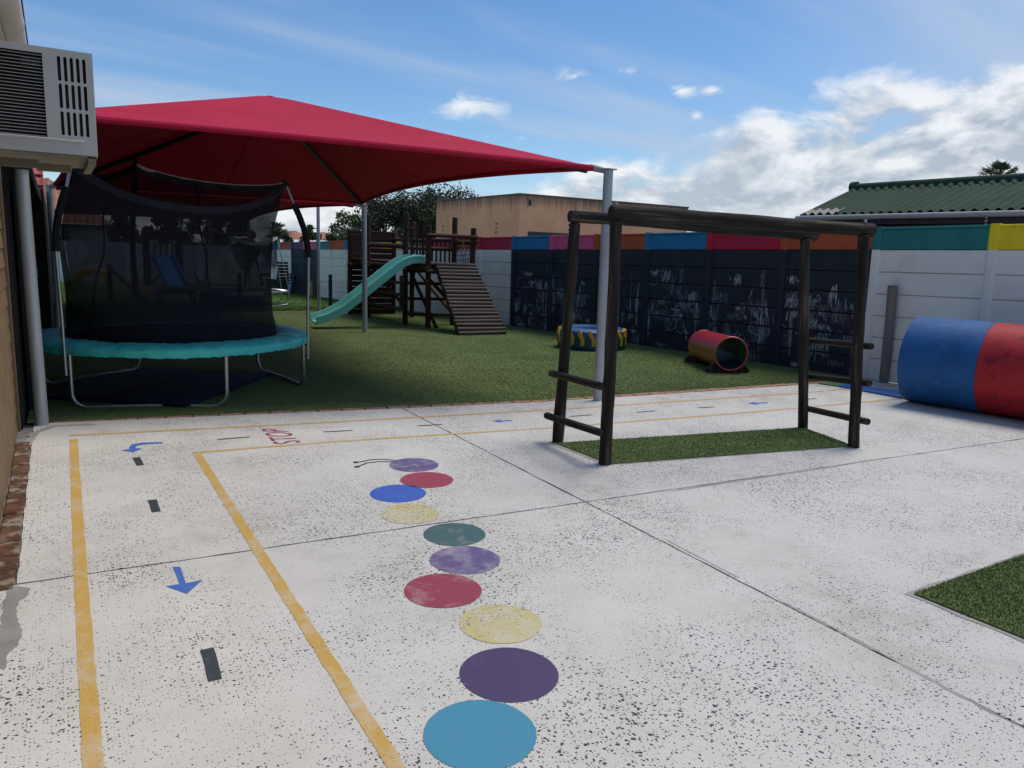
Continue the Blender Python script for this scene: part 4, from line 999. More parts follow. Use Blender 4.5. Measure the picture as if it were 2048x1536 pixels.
# padding ring: wrinkled lathe
mm = MB(); NSg = 288
def padpt(k, j):
    a = 360*k/NSg
    prof = [(1.085, RIM+.020), (1.16, RIM+.045), (1.30, RIM+.040), (1.385, RIM+.028), (1.425, RIM+.004), (1.432, RIM-.022), (1.430, RIM-.055), (1.405, RIM-.06)]
    r, z = prof[j]
    w = noise.noise((math.cos(rad(a))*5, math.sin(rad(a))*5, j*.35))*.008 + noise.noise((math.cos(rad(a))*22, math.sin(rad(a))*22, j*.7))*.009
    cr = abs(noise.noise((math.cos(rad(a))*26, math.sin(rad(a))*26, j*.45))); w -= .014*max(0, .30-cr)*(1 if j >= 3 else .4)
    z += w*(1.2 if j < 6 else 1.6) - .012*abs(math.sin(rad(a*3)))*(j > 5); r += w*.7
    return tp(a, r, z)
for k in range(NSg):
    for j in range(8): mm.v.append(tuple(padpt(k, j)))
for k in range(NSg):
    for j in range(7): mm.f.append((k*8+j, k*8+j+1, ((k+1) % NSg)*8+j+1, ((k+1) % NSg)*8+j))
mm.build('padding', TEAL, tr, smooth=True)
MB().tube([tp(360*k/64, 1.40, RIM-.02) for k in range(64)], .024, 8, closed=True).build('rim_tube', TSTEEL, tr, smooth=True)
MB().sheet([tuple(tp(360*k/64, 1.10, 0))[:2] for k in range(64)], TC.z+RIM+.008).build('jump_mat', BMAT, tr)
ANG = [-139, -78, -21, 39, 101, 161]
def uleg(a, b):
    A, B_ = tp(a, 1.385, 0), tp(b, 1.385, 0); d = (B_-A); L_ = d.length; d.normalize(); rc_ = .14; pts = []
    pts.append(A+Vector((0, 0, RIM-.03))); pts.append(A+Vector((0, 0, rc_+.02)))
    for k in range(1, 7): t = k/6*math.pi/2; pts.append(A + d*(rc_*(1-math.cos(t))) + Vector((0, 0, .02+rc_*(1-math.sin(t)))))
    for k in range(1, 6): pts.append(A + d*(rc_+(L_-2*rc_)*k/6) + Vector((0, 0, .02+.012*math.sin(math.pi*k/6))))
    for k in range(6, 0, -1): t = k/6*math.pi/2; pts.append(B_ - d*(rc_*(1-math.cos(t))) + Vector((0, 0, .02+rc_*(1-math.sin(t)))))
    pts.append(B_+Vector((0, 0, rc_+.02))); pts.append(B_+Vector((0, 0, RIM-.03)))
    MB().tube(pts, .021, 10).build('u_leg', TSTEEL, tr, smooth=True)
for i in (0, 2, 4): uleg(ANG[i], ANG[i+1])
POLES = [-139, -21, 101]
NR = 1.20; NTP = {-139: 2.33, -21: 2.30, 101: 2.52}
for a in POLES:
    P0 = [tp(a, 1.435, .34), tp(a, 1.44, .9), tp(a, 1.455, 1.5)]; P1 = [tp(a, 1.455, 1.5), tp(a, 1.44, 1.66), tp(a, 1.405, 1.82), tp(a, 1.355, 1.96), tp(a, 1.30, 2.08)]; NTOP = NTP[a]; P2 = [tp(a, 1.30, 2.08), tp(a, NR+.005, NTOP+.03)]
    po = MB().tube(P0 + P1[1:] + P2[1:], .0165, 10).build('net_pole', TSTEEL, tr, smooth=True)
    MB().tube(P1 if a != 101 else P0[1:]+P1[1:]+P2[1:], .034, 10).build('foam_sleeve', FOAM, po, smooth=True)
    MB().tube([tp(a, NR+.04, NTOP-.03), tp(a, NR-.01, NTOP+.045)], .026, 10).build('pole_cap', FOAM, po, smooth=True)
    for zz__ in (.38, .50): MB().tube([tp(a, 1.44, zz__), tp(a, 1.39, zz__)], .012, 6).build('clamp', DARKST, po)
def top_pt(s):            # s in 0..3 round the three poles
    i = int(s) % 3; f = s-int(s); A, B_ = tp(POLES[i], NR, NTP[POLES[i]]), tp(POLES[(i+1) % 3], NR, NTP[POLES[(i+1) % 3]])
    p = A.lerp(B_, f); sg = 4*f*(1-f); out = Vector((p.x-TC.x, p.y-TC.y, 0)).normalized()
    return p + out*(.18*sg) + Vector((0, 0, -(.34, .10, .14)[i]*sg))
def bot_pt(s):
    i = int(s) % 3; f = s-int(s); a0_ = POLES[i]; a1_ = POLES[(i+1) % 3]; a1_ += 360 if a1_ < a0_ else 0
    return tp(a0_+(a1_-a0_)*f, 1.075, RIM+.03)
def net_pt(u, v):
    s = min(u*3, 2.9999); b, t = bot_pt(s), top_pt(s); p = b.lerp(t, v); sg = math.sin(math.pi*v)
    inw = Vector((TC.x-p.x, TC.y-p.y, 0)).normalized()
    gA_ = math.exp(-min(s, 3-s)**2*14)
    return p + inw*((.09-.30*gA_)*sg + .018*noise.noise((s*6, v*5, 1.0)))
MB().grid(net_pt, 90, 18).build('safety_net', NET, tr, smooth=True)
for i in range(3):
    mm = MB()
    for k in range(24):
        q = []
        for kk in (k, k+1):
            s = i+min(kk/24, .9999); p = top_pt(s); n2 = net_pt(s/3, .955) ; wv = .006*noise.noise((s*14, 0, 0))
            out = Vector((p.x-TC.x, p.y-TC.y, 0)).normalized()
            q.append((p + out*(.006+wv) + Vector((0, 0, .01)), n2 + out*(.008-wv)))
        mm.quad(q[0][0], q[0][1], q[1][1], q[1][0])
        mm.quad(q[0][1]-Vector((0, 0, 0)), q[0][0]-(q[0][0]-TC).normalized()*.012, q[1][0]-(q[1][0]-TC).normalized()*.012, q[1][1])
    mm.build('net_hem', HEM if i == 1 else DHEM, tr, smooth=True)
for s_ in (2.35, 1.62): MB().tube([net_pt(s_/3, k/12)+Vector((.02*math.sin(k*1.3), 0, 0)) for k in range(13)], .012, 6).build('net_strap', STRAP, tr, smooth=True)
# crash mats below
MATB = M('navy_crash_mat', (0.010, 0.016, 0.038), 0.75, 0.2, 3, bump=.004, bscale=6, spec=.15)
cm = empty('crash_mat', (*G(330, 780)[:2], gz(8.5)), 'thin navy blue crash mat lying on the turf under the trampoline', 'crash mat')
q4 = [G(60, 798), G(372, 817), G(540, 753), G(290, 742)]
def mpt(u, v, dz):
    p = q4[0].lerp(q4[1], u).lerp(q4[3].lerp(q4[2], u), v); return Vector((p.x, p.y, gz(p.y)+dz+.014*noise.noise((u*3, v*3, 2))*(dz > .02)))
mm = MB().grid(lambda u, v: mpt(u, v, .050), 14, 10)
for a, b in (((0, 0), (1, 0)), ((1, 0), (1, 1)), ((1, 1), (0, 1)), ((0, 1), (0, 0))):
    mm.grid(lambda s, t: mpt(a[0]+(b[0]-a[0])*s, a[1]+(b[1]-a[1])*s, .006+.044*t), 14, 1)
weld(mm.build('mat_cover', MATB, cm))
MB().tube([mpt(.5, k/10, .049) for k in range(11)], .006, 5).build('fold_seam', MATB, cm)

# ================================================================== WOODEN PLAY TOWER WITH SLIDE AND RAMP
pa, pb, pcx, pdx, pe = G(700, 628), G(736, 635), G(810, 650), G(855, 657), G(905, 650)
pf_ = Vector((8.02, 15.18, gz(15.2))); pa2 = Vector((7.98, 19.75, gz(19.75))); pb2 = Vector((7.97, 18.45, gz(18.45)))
DK = 1.27
twr = empty('play_tower', (7.4, 17.5, gz(17.5)), 'brown wooden play tower with mint green slide, log ramp and rope net', 'play tower')
for p, zt_ in ((pa, 2.01), (pb, 2.38), (pcx, 2.385), (pdx, 2.10), (pe, 2.33), (pf_, Zup(pf_, 456)), (pa2, 2.0), (pb2, 2.25)):
    log('post', (p.x, p.y, gz(p.y)-.03), (p.x, p.y, zt_), .062, LOGR, twr, rings=12)
# deck boards along the whole platform
y = pdx.y-.02
PLK = MB().box((0, 0, 0), (1.10, .118, .034), bev=.005).mesh('deck_board', LOGR)
while y < pa.y:
    put(link('deck_board', PLK), twr, Matrix.Translation((7.44+.02*(19-y)/4, y+.06, DK-.018+rl.uniform(-.003, .003))) @ Matrix.Rotation(rl.uniform(-.012, .012), 4, 'Z')); y += .127
for X_ in (6.93, 7.95): log('bearer', (X_, pdx.y-.12, DK-.105), (X_, pa.y+.1, DK-.105), .055, LOGR, twr)
for p, q in ((pdx, pf_), (pcx, pe), (pb, pb2), (pa, pa2)): log('cross_bearer', (p.x-.1, p.y-.075, DK-.17), (q.x+.1, q.y-.075, DK-.17), .05, LOGR, twr)
# rails
def rail(p, q, z, r=.045, ex=.08, off=(0, 0), z2=None):
    a = Vector((p.x+off[0], p.y+off[1], z)); b = Vector((q.x+off[0], q.y+off[1], z2 if z2 is not None else z)); d = (b-a).normalized()
    return log('rail', a-d*ex, b+d*ex, r, LOGR, twr)
rail(pdx, pf_, 1.88, off=(0, -.05)); rail(pcx, pe, 1.60, off=(0, .03)); rail(pe, pf_, 1.76, ex=.12, off=(.03, 0)); rail(pb, pcx, 1.635, .055, .02, (-.03, 0)); rail(pe, pb2, 1.80, .045, .1)
rail(pa, pb, 1.87, .038, .02); rail(pa2, pb2, 1.80, .04); rail(pa, pa2, 1.80, .04)
SLT = MB().box((0, 0, 0), (.022, .072, .60), bev=.004).mesh('baluster', LOGR)
def balusters(p, q, n, z0=1.29, h=.60, off=0.0, rows=None):
    for k in range(n):
        t = (k+1)/(n+1); x = p.x+(q.x-p.x)*t; y = p.y+(q.y-p.y)*t; a = math.atan2(q.y-p.y, q.x-p.x)-math.pi/2
        put(link('baluster', SLT), twr, Matrix.Translation((x+off, y, z0+h/2)) @ Matrix.Rotation(a, 4, 'Z') @ Matrix.Diagonal((1, 1, h/.6, 1)))
balusters(pa, pb, 8, h=.62, off=-.02); balusters(pe, pb2, 9, h=.56); balusters(pcx, pdx, 3, z0=1.30, h=.78, off=-.0)
rail(pcx, Vector((pcx.x+.04, pcx.y-.42, 0)), 2.02, .032, .0)
CWP = MB().box((0, 0, 0), (1.24, .030, .135), bev=.006).mesh('climbing_wall_plank', LOGR)
for k in range(15): put(link('climbing_wall_plank', CWP), twr, Matrix.Translation(((pa.x+pa2.x)/2, pa.y-.11, gz(pa.y)+.075+k*.150)) @ Matrix.Rotation(math.atan2(pa2.y-pa.y, pa2.x-pa.x), 4, 'Z'))
for z in (1.205, .80, .52, .20): log('rung', (pb.x-.075, pb.y+.08, z-.03), (pcx.x-.04, pcx.y-.10, z), .036, LOGR, twr, seg=10)
for z in (.80, .45, .08): log('rung', (pcx.x-.02, pcx.y-.075, z), (pe.x+.06, pe.y-.075, z), .036, LOGR, twr, seg=10)
for a, b in (((pcx.x+.08, pcx.y-.03, 1.12), (pdx.x+.22, pdx.y-.02, gz(15.3))), ((pb.x+.06, pb.y-.05, 1.1), (pcx.x+.03, pcx.y+.12, .25)), ((pb2.x-.05, pb2.y-.1, .15), (pcx.x+.3, pcx.y+.2, 1.15)), ((pdx.x+.05, pdx.y+.05, .92), (7.75, 15.5, .30)), ((7.98, 16.15, .15), (7.97, 18.3, 1.1))):
    log('brace', a, b, .042, LOGR, twr, seg=10)
for p in (pcx, pdx, pb):
    for z in (.9, 1.18): bolt((p.x-.05, p.y-.045, z), twr, Vector((-.7, -.7, 0)), .012, .012)
# ramp of logs
r00, r01 = G(917, 671), G(1010, 669); r10 = Vector((pdx.x+.12, pdx.y-.14, DK-.06)); r11 = Vector((pf_.x-.02, pf_.y-.14, DK-.06))
for s_ in (.06, .92): log('stringer', r00.lerp(r01, s_)+Vector((0, .10, -.005)), r10.lerp(r11, s_)+Vector((0, .02, -.09)), .05, LOGR, twr)
NR_ = 20
for k in range(NR_):
    t = k/(NR_-1); a = r00.lerp(r10, t); b = r01.lerp(r11, t); d = (b-a).normalized()
    log('ramp_log', a-d*rl.uniform(.0, .03)+Vector((0, 0, .045)), b+d*rl.uniform(0, .05)+Vector((0, 0, .045)), .050, LOGW, twr, seg=10, rings=6)
# slide
MINT = M('mint_slide_plastic', (0.17, 0.52, 0.42), 0.4, 0.08, 2.5, col2=(0.24, 0.58, 0.48), c2lo=.55, c2hi=.85)
se = (G(622, 655)+G(660, 658))/2; st_ = Vector(((pcx.x+pdx.x)/2-.02, (pcx.y+pdx.y)/2, DK+.05))
path = []
d_ = Vector((se.x-st_.x, se.y-st_.y, 0)); L_ = d_.length; d_.normalize()
for s_, z in ((-.10, DK+.03), (.05*L_, DK+.03), (.12*L_, DK-.01), (.20*L_, DK-.10), (.40*L_, DK-.43), (.60*L_, DK-.77), (.76*L_, DK-1.03), (.86*L_, .125), (.94*L_, .045), (1.0*L_, .005), (1.06*L_, -.03)):
    path.append(Vector((st_.x, st_.y, 0)) + d_*s_ + Vector((0, 0, z)))
fine = []
for i in range(len(path)-1):
    p0, p1, p2, p3 = path[max(i-1, 0)], path[i], path[i+1], path[min(i+2, len(path)-1)]
    for k in range(4):
        t = k/4; fine.append(.5*((2*p1)+(p2-p0)*t+(2*p0-5*p1+4*p2-p3)*t*t+(3*p1-p0-3*p2+p3)*t**3))
fine.append(path[-1])
side = Vector((-d_.y, d_.x, 0))
cs = [(-.275, -.03), (-.285, .125), (-.265, .155), (-.235, .150), (-.215, .05), (-.19, .012), (0, 0), (.19, .012), (.215, .05), (.235, .150), (.265, .155), (.285, .125), (.275, -.03), (.20, -.035), (0, -.045), (-.20, -.035)]
mm = MB(); n_ = len(cs)
for i, p in enumerate(fine):
    t = (fine[min(i+1, len(fine)-1)]-fine[max(i-1, 0)]).normalized(); up = side.cross(t).normalized(); up = up if up.z > 0 else -up
    k = .45+.55*min(1, i/6)
    mm.v += [tuple(p + side*a + up*(b if b <= .05 else b*1.0)) for a, b in cs]
for i in range(len(fine)-1):
    for k in range(n_): mm.f.append((i*n_+k, i*n_+(k+1) % n_, (i+1)*n_+(k+1) % n_, (i+1)*n_+k))
mm.f.append(tuple(range(n_))); mm.f.append(tuple((len(fine)-1)*n_+k for k in range(n_))[::-1])
sl = weld(mm.build('slide', MINT, twr))
# rope net between two posts
ROPE = M('dark_rope', (0.012, 0.012, 0.014), 0.9, 0.2); YROPE = M('yellow_rope', (0.45, 0.30, 0.03), 0.8, 0.2)
def npt(u, v): return Vector((pe.x+(pf_.x-pe.x)*u + .05*math.sin(v*3+u*5), pe.y+(pf_.y-pe.y)*u + .05*noise.noise((u*4, v*4, 3)), 1.29+.46*v + .05*noise.noise((u*3, v*3, 8))))
for k in range(8): MB().tube([npt(k/7, j/6) for j in range(7)], .007, 5).build('net_rope', ROPE, twr)
for k in range(1, 5): MB().tube([npt(j/8, k/5) for j in range(9)], .007, 5).build('net_rope', ROPE, twr)
MB().tube([npt(.55, 1.05), npt(.52, .9), npt(.62, .75), npt(.74, .62), npt(.66, .45), npt(.72, .3), npt(.60, .38)], .010, 6).build('tied_rope', YROPE, twr)

# ================================================================== LOW MESH FENCE
FMET = M('dark_fence_metal', (0.010, 0.014, 0.013), 0.6, 0.2)
fpx = G(661, 621)
fence = empty('mesh_fence', (4.5, FENCE_Y, gz(FENCE_Y)), 'low dark wire mesh fence between the turf and the lawn', 'fence')
px_list = [fpx.x-2.5*k for k in (2, 1, 0)] + [wall_x(FENCE_Y)-.12, -.25]
for X_ in sorted(px_list): MB().box((X_, FENCE_Y, gz(FENCE_Y)+.50), (.085, .085, 1.06), bev=.006).build('fence_post', FMET, fence)
PX = sorted(px_list)
for a, b in zip(PX, PX[1:]):
    mm = MB(); n = int((b-a)/.055)
    for k in range(1, n): x = a+(b-a)*k/n; mm.box((x, FENCE_Y, gz(FENCE_Y)+.43), (.0035, .0035, .84))
    for z in (.03, .2, .36, .52, .68, .84): mm.box(((a+b)/2, FENCE_Y+.004, gz(FENCE_Y)+z), (b-a-.09, .005, .005))
    tag(mm.build('wire_mesh', FMET, fence), kind='stuff')

# ================================================================== BACK OF THE YARD
bw = G(280, 565); bh = Zup(bw, 487)
W_BACK = M('white_back_wall_paint', (0.62, 0.62, 0.61), 0.8, 0.08, 1.5)
back = empty('back_wall', (3, bw.y, gz(bw.y)), 'plain white precast wall closing the lawn at the back', 'wall')
pm_ = MB().box((0, 0, .15), (1.86, .05, .288), bev=.006).mesh('wall_panel', W_BACK); po_ = MB().box((0, -.02, 1.0), (.13, .12, 2.1), bev=.008).mesh('wall_post', W_BACK)
x = -5.0
while x < 7.5:
    put(link('wall_post', po_), back, Matrix.Translation((x, bw.y, bh-2.02)))
    for k in range(7): put(link('wall_panel', pm_), back, Matrix.Translation((x+1.0, bw.y, bh-.31*k-.30)) @ Matrix.Diagonal((1, 1, 1.05, 1)))
    x += 2.0
# ---- neighbour house with tiled roof behind the back wall
TILB = M('brown_roof_tile', (0.30, 0.135, 0.075), 0.8, 0.35, 3); PLAS = M('white_plaster', (0.66, 0.66, 0.64), 0.85, 0.06, 2); WING = M('window_glass_dark', (0.02, 0.024, 0.03), 0.15, 0.2, 2); WFR = M('window_frame_white', (0.66, 0.66, 0.64), 0.6, 0.05)
HY = 47.5; ev = at_y(118, 449, HY).z; hx1 = at_y(226, 455, HY).x
hs = empty('tiled_roof_house', (-2, HY+3, gz(60)), 'white neighbour house with brown tiled roof beyond the back wall', 'house')
MB().box(((-9+hx1)/2, HY+3.2, ev/2-.4), (hx1+9-.6, 6.0, ev+.7)).build('wall', PLAS, hs)
def hip(u, v):
    return None
rx0, rx1 = -9.0, hx1
rw = MB(); nx = 120; ny = 14
def roofpt(u, v):
    x = rx0+(rx1-rx0)*u; y = HY-.35+v*3.9; z = ev+.05+v*2.5
    xm = rx1-v*3.2*.9; x = rx0+(xm-rx0)*u
    return Vector((x, y, z+.05*abs(math.sin(x*math.pi/.30))+.03*((v*ny) % 1)))
rw.grid(roofpt, 160, 28); rw.build('roof', TILB, hs, smooth=False)
MB().quad((rx1, HY-.35, ev+.05), (rx1, HY+7.2, ev+.05), (rx1-2.9, HY+3.55, ev+2.55), (rx1-2.9, HY+3.55, ev+2.55)).build('hip_end', TILB, hs)
MB().box(((rx0+rx1)/2, HY-.38, ev-.05), (rx1-rx0, .05, .22)).build('fascia', DARKST, hs)
for xw in (at_y(123, 475, HY).x, -3.4, -6.2):
    zw = at_y(123, 475, HY).z; wdo = MB().box((xw, HY+.16, zw), (.95, .09, .80)).build('window', WFR, hs)
    for i in (-1, 1):
        for j in (-1, 0, 1): MB().box((xw+i*.22, HY+.10, zw+j*.245), (.36, .03, .20)).build('pane', WING, wdo)
# ---- second wooden tower with blue slide
bl, br = G(298, 571), G(362, 571); h2 = Zup(bl, 452)
SLB = M('blue_slide_plastic', (0.02, 0.12, 0.40), 0.4, 0.1, 3); DKL = M('dark_log', (0.022, 0.016, 0.013), 0.7, 0.3, 8)
t2 = empty('slide_tower', (bl+br)/2, 'dark wooden tower with straight blue slide on the back lawn', 'play tower')
dz2 = Zup(bl, 512)
for X_ in (bl.x, br.x):
    for yy in (bl.y, bl.y+1.2): log('post', (X_, yy, gz(yy)), (X_, yy, h2 if yy == bl.y else h2-.15), .10, DKL, t2, rings=5)
for k in range(6): MB().box(((bl.x+br.x)/2, bl.y+.1+k*.2, dz2), (br.x-bl.x, .18, .04)).build('deck_board', DKL, t2)
for k in range(5): MB().box((bl.x+(br.x-bl.x)*(k+.6)/5.4, bl.y+1.1, dz2+.40), (.07, .03, .76)).build('baluster', DKL, t2)
log('rail', (bl.x, bl.y-.05, h2-.25), (br.x, bl.y-.05, h2-.25), .07, DKL, t2); log('rail', (bl.x, bl.y+1.1, dz2+.78), (br.x, bl.y+1.1, dz2+.78), .05, DKL, t2)
log('brace', (bl.x, bl.y-.05, dz2-.15), ((bl.x+br.x)/2+.1, bl.y-.05, gz(bl.y)+.9), .05, DKL, t2); log('brace', (bl.x+.1, bl.y-.05, gz(bl.y)+.1), ((bl.x+br.x)/2, bl.y-.05, gz(bl.y)+.8), .05, DKL, t2)
s0 = Vector(((bl.x+br.x)/2-.1, bl.y-.05, dz2+.05)); s1 = G(354, 578)
sd = (s1-s0); sv = sd.cross(Vector((0, 0, 1))).normalized()
mm = MB(); 
for p in (s0, s1+Vector((0, 0, .12))):
    mm.v += [tuple(p+sv*a+Vector((0, -.1*(b > .1), b))) for a, b in ((-.45, -.05), (-.45, .22), (-.40, .22), (-.38, .02), (.38, .02), (.40, .22), (.45, .22), (.45, -.05))]
for k in range(8): mm.f.append((k, (k+1) % 8, 8+(k+1) % 8, 8+k))
mm.f += [tuple(range(8)), tuple(range(15, 7, -1))]; weld(mm.build('slide', SLB, t2))
# ---- swing beam beside it
sw_y = bl.y+.3; zb_ = at_y(430, 467, sw_y).z; xA, xB = br.x+.1, at_y(499, 470, sw_y).x
swg = empty('log_swing', ((xA+xB)/2, sw_y, gz(sw_y)), 'dark log swing frame beside the blue slide tower', 'swing')
log('beam', (xA, sw_y, zb_), (xB+.2, sw_y, zb_), .075, DKL, swg)
for dx in (-.35, .75): log('leg', (xB+dx, sw_y+dx, gz(sw_y)), (xB, sw_y, zb_+.1), .07, DKL, swg)
xs1, xs2 = at_y(388, 520, sw_y).x, at_y(414, 520, sw_y).x; zs_ = at_y(400, 565, sw_y).z
for i_, (xx_, xo) in enumerate(((xs1, .18), (xs2, -.10))): MB().tube([(xx_, sw_y, zb_), (xx_, sw_y, zs_+.55), (xx_+xo, sw_y, zs_+.12)], .018, 5).build('chain', FMET, swg)
MB().tube([(xs1+.05, sw_y, zs_+.5), (xs1+.12, sw_y, zs_+.15), (xs1+.28, sw_y, zs_+.0), (xs2-.22, sw_y, zs_+.0), (xs2-.05, sw_y, zs_+.2), (xs2-.01, sw_y, zs_+.55)], .045, 8).build('seat', FOAM, swg, smooth=True)
# ---- half tyres standing on the lawn
TYe = M('half_tyre_yellow', (0.50, 0.28, 0.02), 0.7, 0.25, 5); TBl = M('half_tyre_blue', (0.03, 0.12, 0.32), 0.7, 0.25, 5)
def half_tyre(pxc, pyb, R_, mat, label, face=0.0):
    c = G(pxc, pyb); o = empty('half_tyre', c, label, 'tyre', 'half tyres planted in the lawn')
    mm = MB(); n = 20; prof = [(R_*.62, -.10), (R_*.7, -.14), (R_*.95, -.13), (R_, -.07), (R_, .07), (R_*.95, .13), (R_*.7, .14), (R_*.62, .10)]
    ca, sa = math.cos(face), math.sin(face)
    for k in range(n+1):
        a = math.pi*k/n
        for r, w in prof: x = r*math.cos(a); mm.v.append((c.x+x*ca-w*sa, c.y+x*sa+w*ca, c.z-.05+r*math.sin(a)))
    m_ = len(prof)
    for k in range(n):
        for j in range(m_): mm.f.append((k*m_+j, (k+1)*m_+j, (k+1)*m_+(j+1) % m_, k*m_+(j+1) % m_))
    weld(mm.build('carcass', mat, o))
    for k in range(1, 12):
        a = math.pi*k/12
        p = Vector((c.x+R_*1.0*math.cos(a)*ca, c.y+R_*math.cos(a)*sa, c.z-.05+R_*math.sin(a)))
        MB().box(p, (.05, .26, .05), rot=Matrix.Rotation(face, 3, 'Z') @ Matrix.Rotation(-a, 3, 'Y')).build('tread_lug', mat, o)
half_tyre(188, 572, .85, TYe, 'tall yellow half tyre arch nearest the left corner of the lawn')
half_tyre(275, 592, .46, TYe, 'yellow half tyre in the row left of the dark table'); half_tyre(288, 590, .44, TBl, 'blue half tyre in the row left of the dark table', .3); half_tyre(314, 592, .40, TYe, 'yellow half tyre partly hidden behind the dark table', .1)
# ---- gate post with brace
gp_ = G(222, 603); gt = empty('gate_post', gp_, 'thick black fence corner post with a long diagonal brace', 'fence post')
zt_ = Zup(gp_, 528); MB().box((gp_.x, gp_.y, (zt_+gp_.z)/2), (.14, .14, zt_-gp_.z), bev=.01).build('post', FMET, gt)
ge = G(302, 612); log('brace', (gp_.x+.05, gp_.y-.02, zt_-.18), (ge.x, ge.y, ge.z), .06, FMET, gt, rings=4)
# ---- play table and foam block behind the net
TBLm = M('dark_blue_plastic', (0.014, 0.030, 0.075), 0.5, 0.1, 4)
ta, tb = G(324, 613), G(388, 612); tt = empty('play_table', (ta+tb)/2, 'low dark blue plastic play table behind the trampoline', 'table')
zt_ = Zup(ta, 579); w_ = tb.x-ta.x
MB().box(((ta.x+tb.x)/2, ta.y+.35, zt_), (w_+.15, .95, .05), bev=.015).build('table_top', TBLm, tt)
MB().box(((ta.x+tb.x)/2, ta.y-.02, zt_-.08), (w_, .03, .10)).build('apron', TBLm, tt)
for X_ in (ta.x, tb.x):
    for dy in (0, .72): MB().box((X_, ta.y+dy, (zt_+ta.z)/2), (.075, .075, zt_-ta.z-.02), bev=.01).build('leg', TBLm, tt)
fa, fb_ = G(404, 617), G(512, 612); fo = empty('foam_roll', (fa+fb_)/2, 'dark blue padded foam roll lying behind the trampoline', 'foam roll')
rr = (Zup(fa, 583)-fa.z)/2; MB().tube([(fa.x, fa.y+rr, fa.z+rr), (fa.x+.03, fa.y+rr, fa.z+rr), (fb_.x-.03, fa.y+rr, fa.z+rr), (fb_.x, fa.y+rr, fa.z+rr)], [rr*.94, rr, rr, rr*.94], 24).build('roll', TBLm, fo, smooth=True)
for t in (.33, .66): x = fa.x+(fb_.x-fa.x)*t; MB().tube([(x, fa.y+rr, fa.z+rr), (x+.05, fa.y+rr, fa.z+rr)], rr*1.012, 24).build('strap', DARKST, fo, smooth=True)
# ---- warning sign on an electric fence pole above the back wall
YS = M('yellow_sign', (0.70, 0.52, 0.01), 0.5, 0.08, 3); pz = at_y(423, 461, bw.y)
sg = empty('warning_sign', (pz.x, bw.y, bh), 'small yellow warning sign on an electric fence pole over the back wall', 'sign')
MB().tube([(pz.x-.1, bw.y+.05, bh-.4), (pz.x-.1, bw.y+.05, pz.z+.9)], .03, 6).build('pole', STEEL, sg)
MB().box((pz.x+.05, bw.y, pz.z), (.36, .02, .24)).build('plate', YS, sg); MB().box((pz.x+.06, bw.y-.014, pz.z-.02), (.22, .004, .06)).build('marking', STK, sg)
# ---- old bare trampoline
oc = G(530, 613); ot = empty('old_trampoline', oc, 'old bare trampoline with sagging torn net standing on the lawn', 'trampoline')
zr = Zup(G(585, 613), 584)-oc.z; Ro = 1.25; ox, oy = G(585, 613).x-1.22, oc.y+.7
def op(a, r, z): return Vector((ox+r*math.cos(rad(a)), oy+r*math.sin(rad(a)), oc.z+z))
MB().tube([op(k*10, Ro, zr) for k in range(36)], .028, 8, closed=True).build('rim_tube', TSTEEL, ot, smooth=True)
MB().sheet([tuple(op(k*10, Ro-.18, 0))[:2] for k in range(36)], oc.z+zr+.01).build('jump_mat', BMAT, ot)
mm = MB()
for k in range(72): mm.tube([op(k*5, Ro-.18, zr+.01), op(k*5, Ro, zr)], .007, 4)
mm.build('springs', TSTEEL, ot)
for a, b in ((-75, -15), (20, 80), (120, 220)):
    A, B_ = op(a, Ro, 0), op(b, Ro, 0); MB().tube([A+Vector((0, 0, zr)), A+Vector((0, 0, .16)), A.lerp(B_, .08)+Vector((0, 0, .03)), A.lerp(B_, .5)+Vector((0, 0, .02)), A.lerp(B_, .92)+Vector((0, 0, .03)), B_+Vector((0, 0, .16)), B_+Vector((0, 0, zr))], .024, 8).build('u_leg', TSTEEL, ot, smooth=True)
ntop = Zup(op(-10, Ro, 0), 474)-oc.z
for a, t_ in ((-15, .30), (20, .25), (150, .3), (230, .35)): MB().tube([op(a, Ro+.02, zr-.3), op(a, Ro+.02, zr+.1), op(a+3, Ro-t_, ntop)], .018, 8).build('net_pole', TSTEEL, ot, smooth=True)
NET2 = netmat('old_net', .72)
A, B_ = op(230, Ro-.35, ntop), op(-12, Ro-.30, ntop)
MB().grid(lambda u, v: tuple(A.lerp(B_, u) + Vector((0, 0, -.20*math.sin(math.pi*u) - v*.9*(.25+.75*abs(math.sin(u*5)))))), 20, 8).build('torn_net', NET2, ot, smooth=True)
mm = MB(); P = [A.lerp(B_, k/14)+Vector((0, -.02, -.20*math.sin(math.pi*k/14)+.01)) for k in range(15)]
for p, q in zip(P, P[1:]): mm.quad(p, p-Vector((0, 0, .10)), q-Vector((0, 0, .10)), q)
mm.build('hem_tape', HEM, ot)
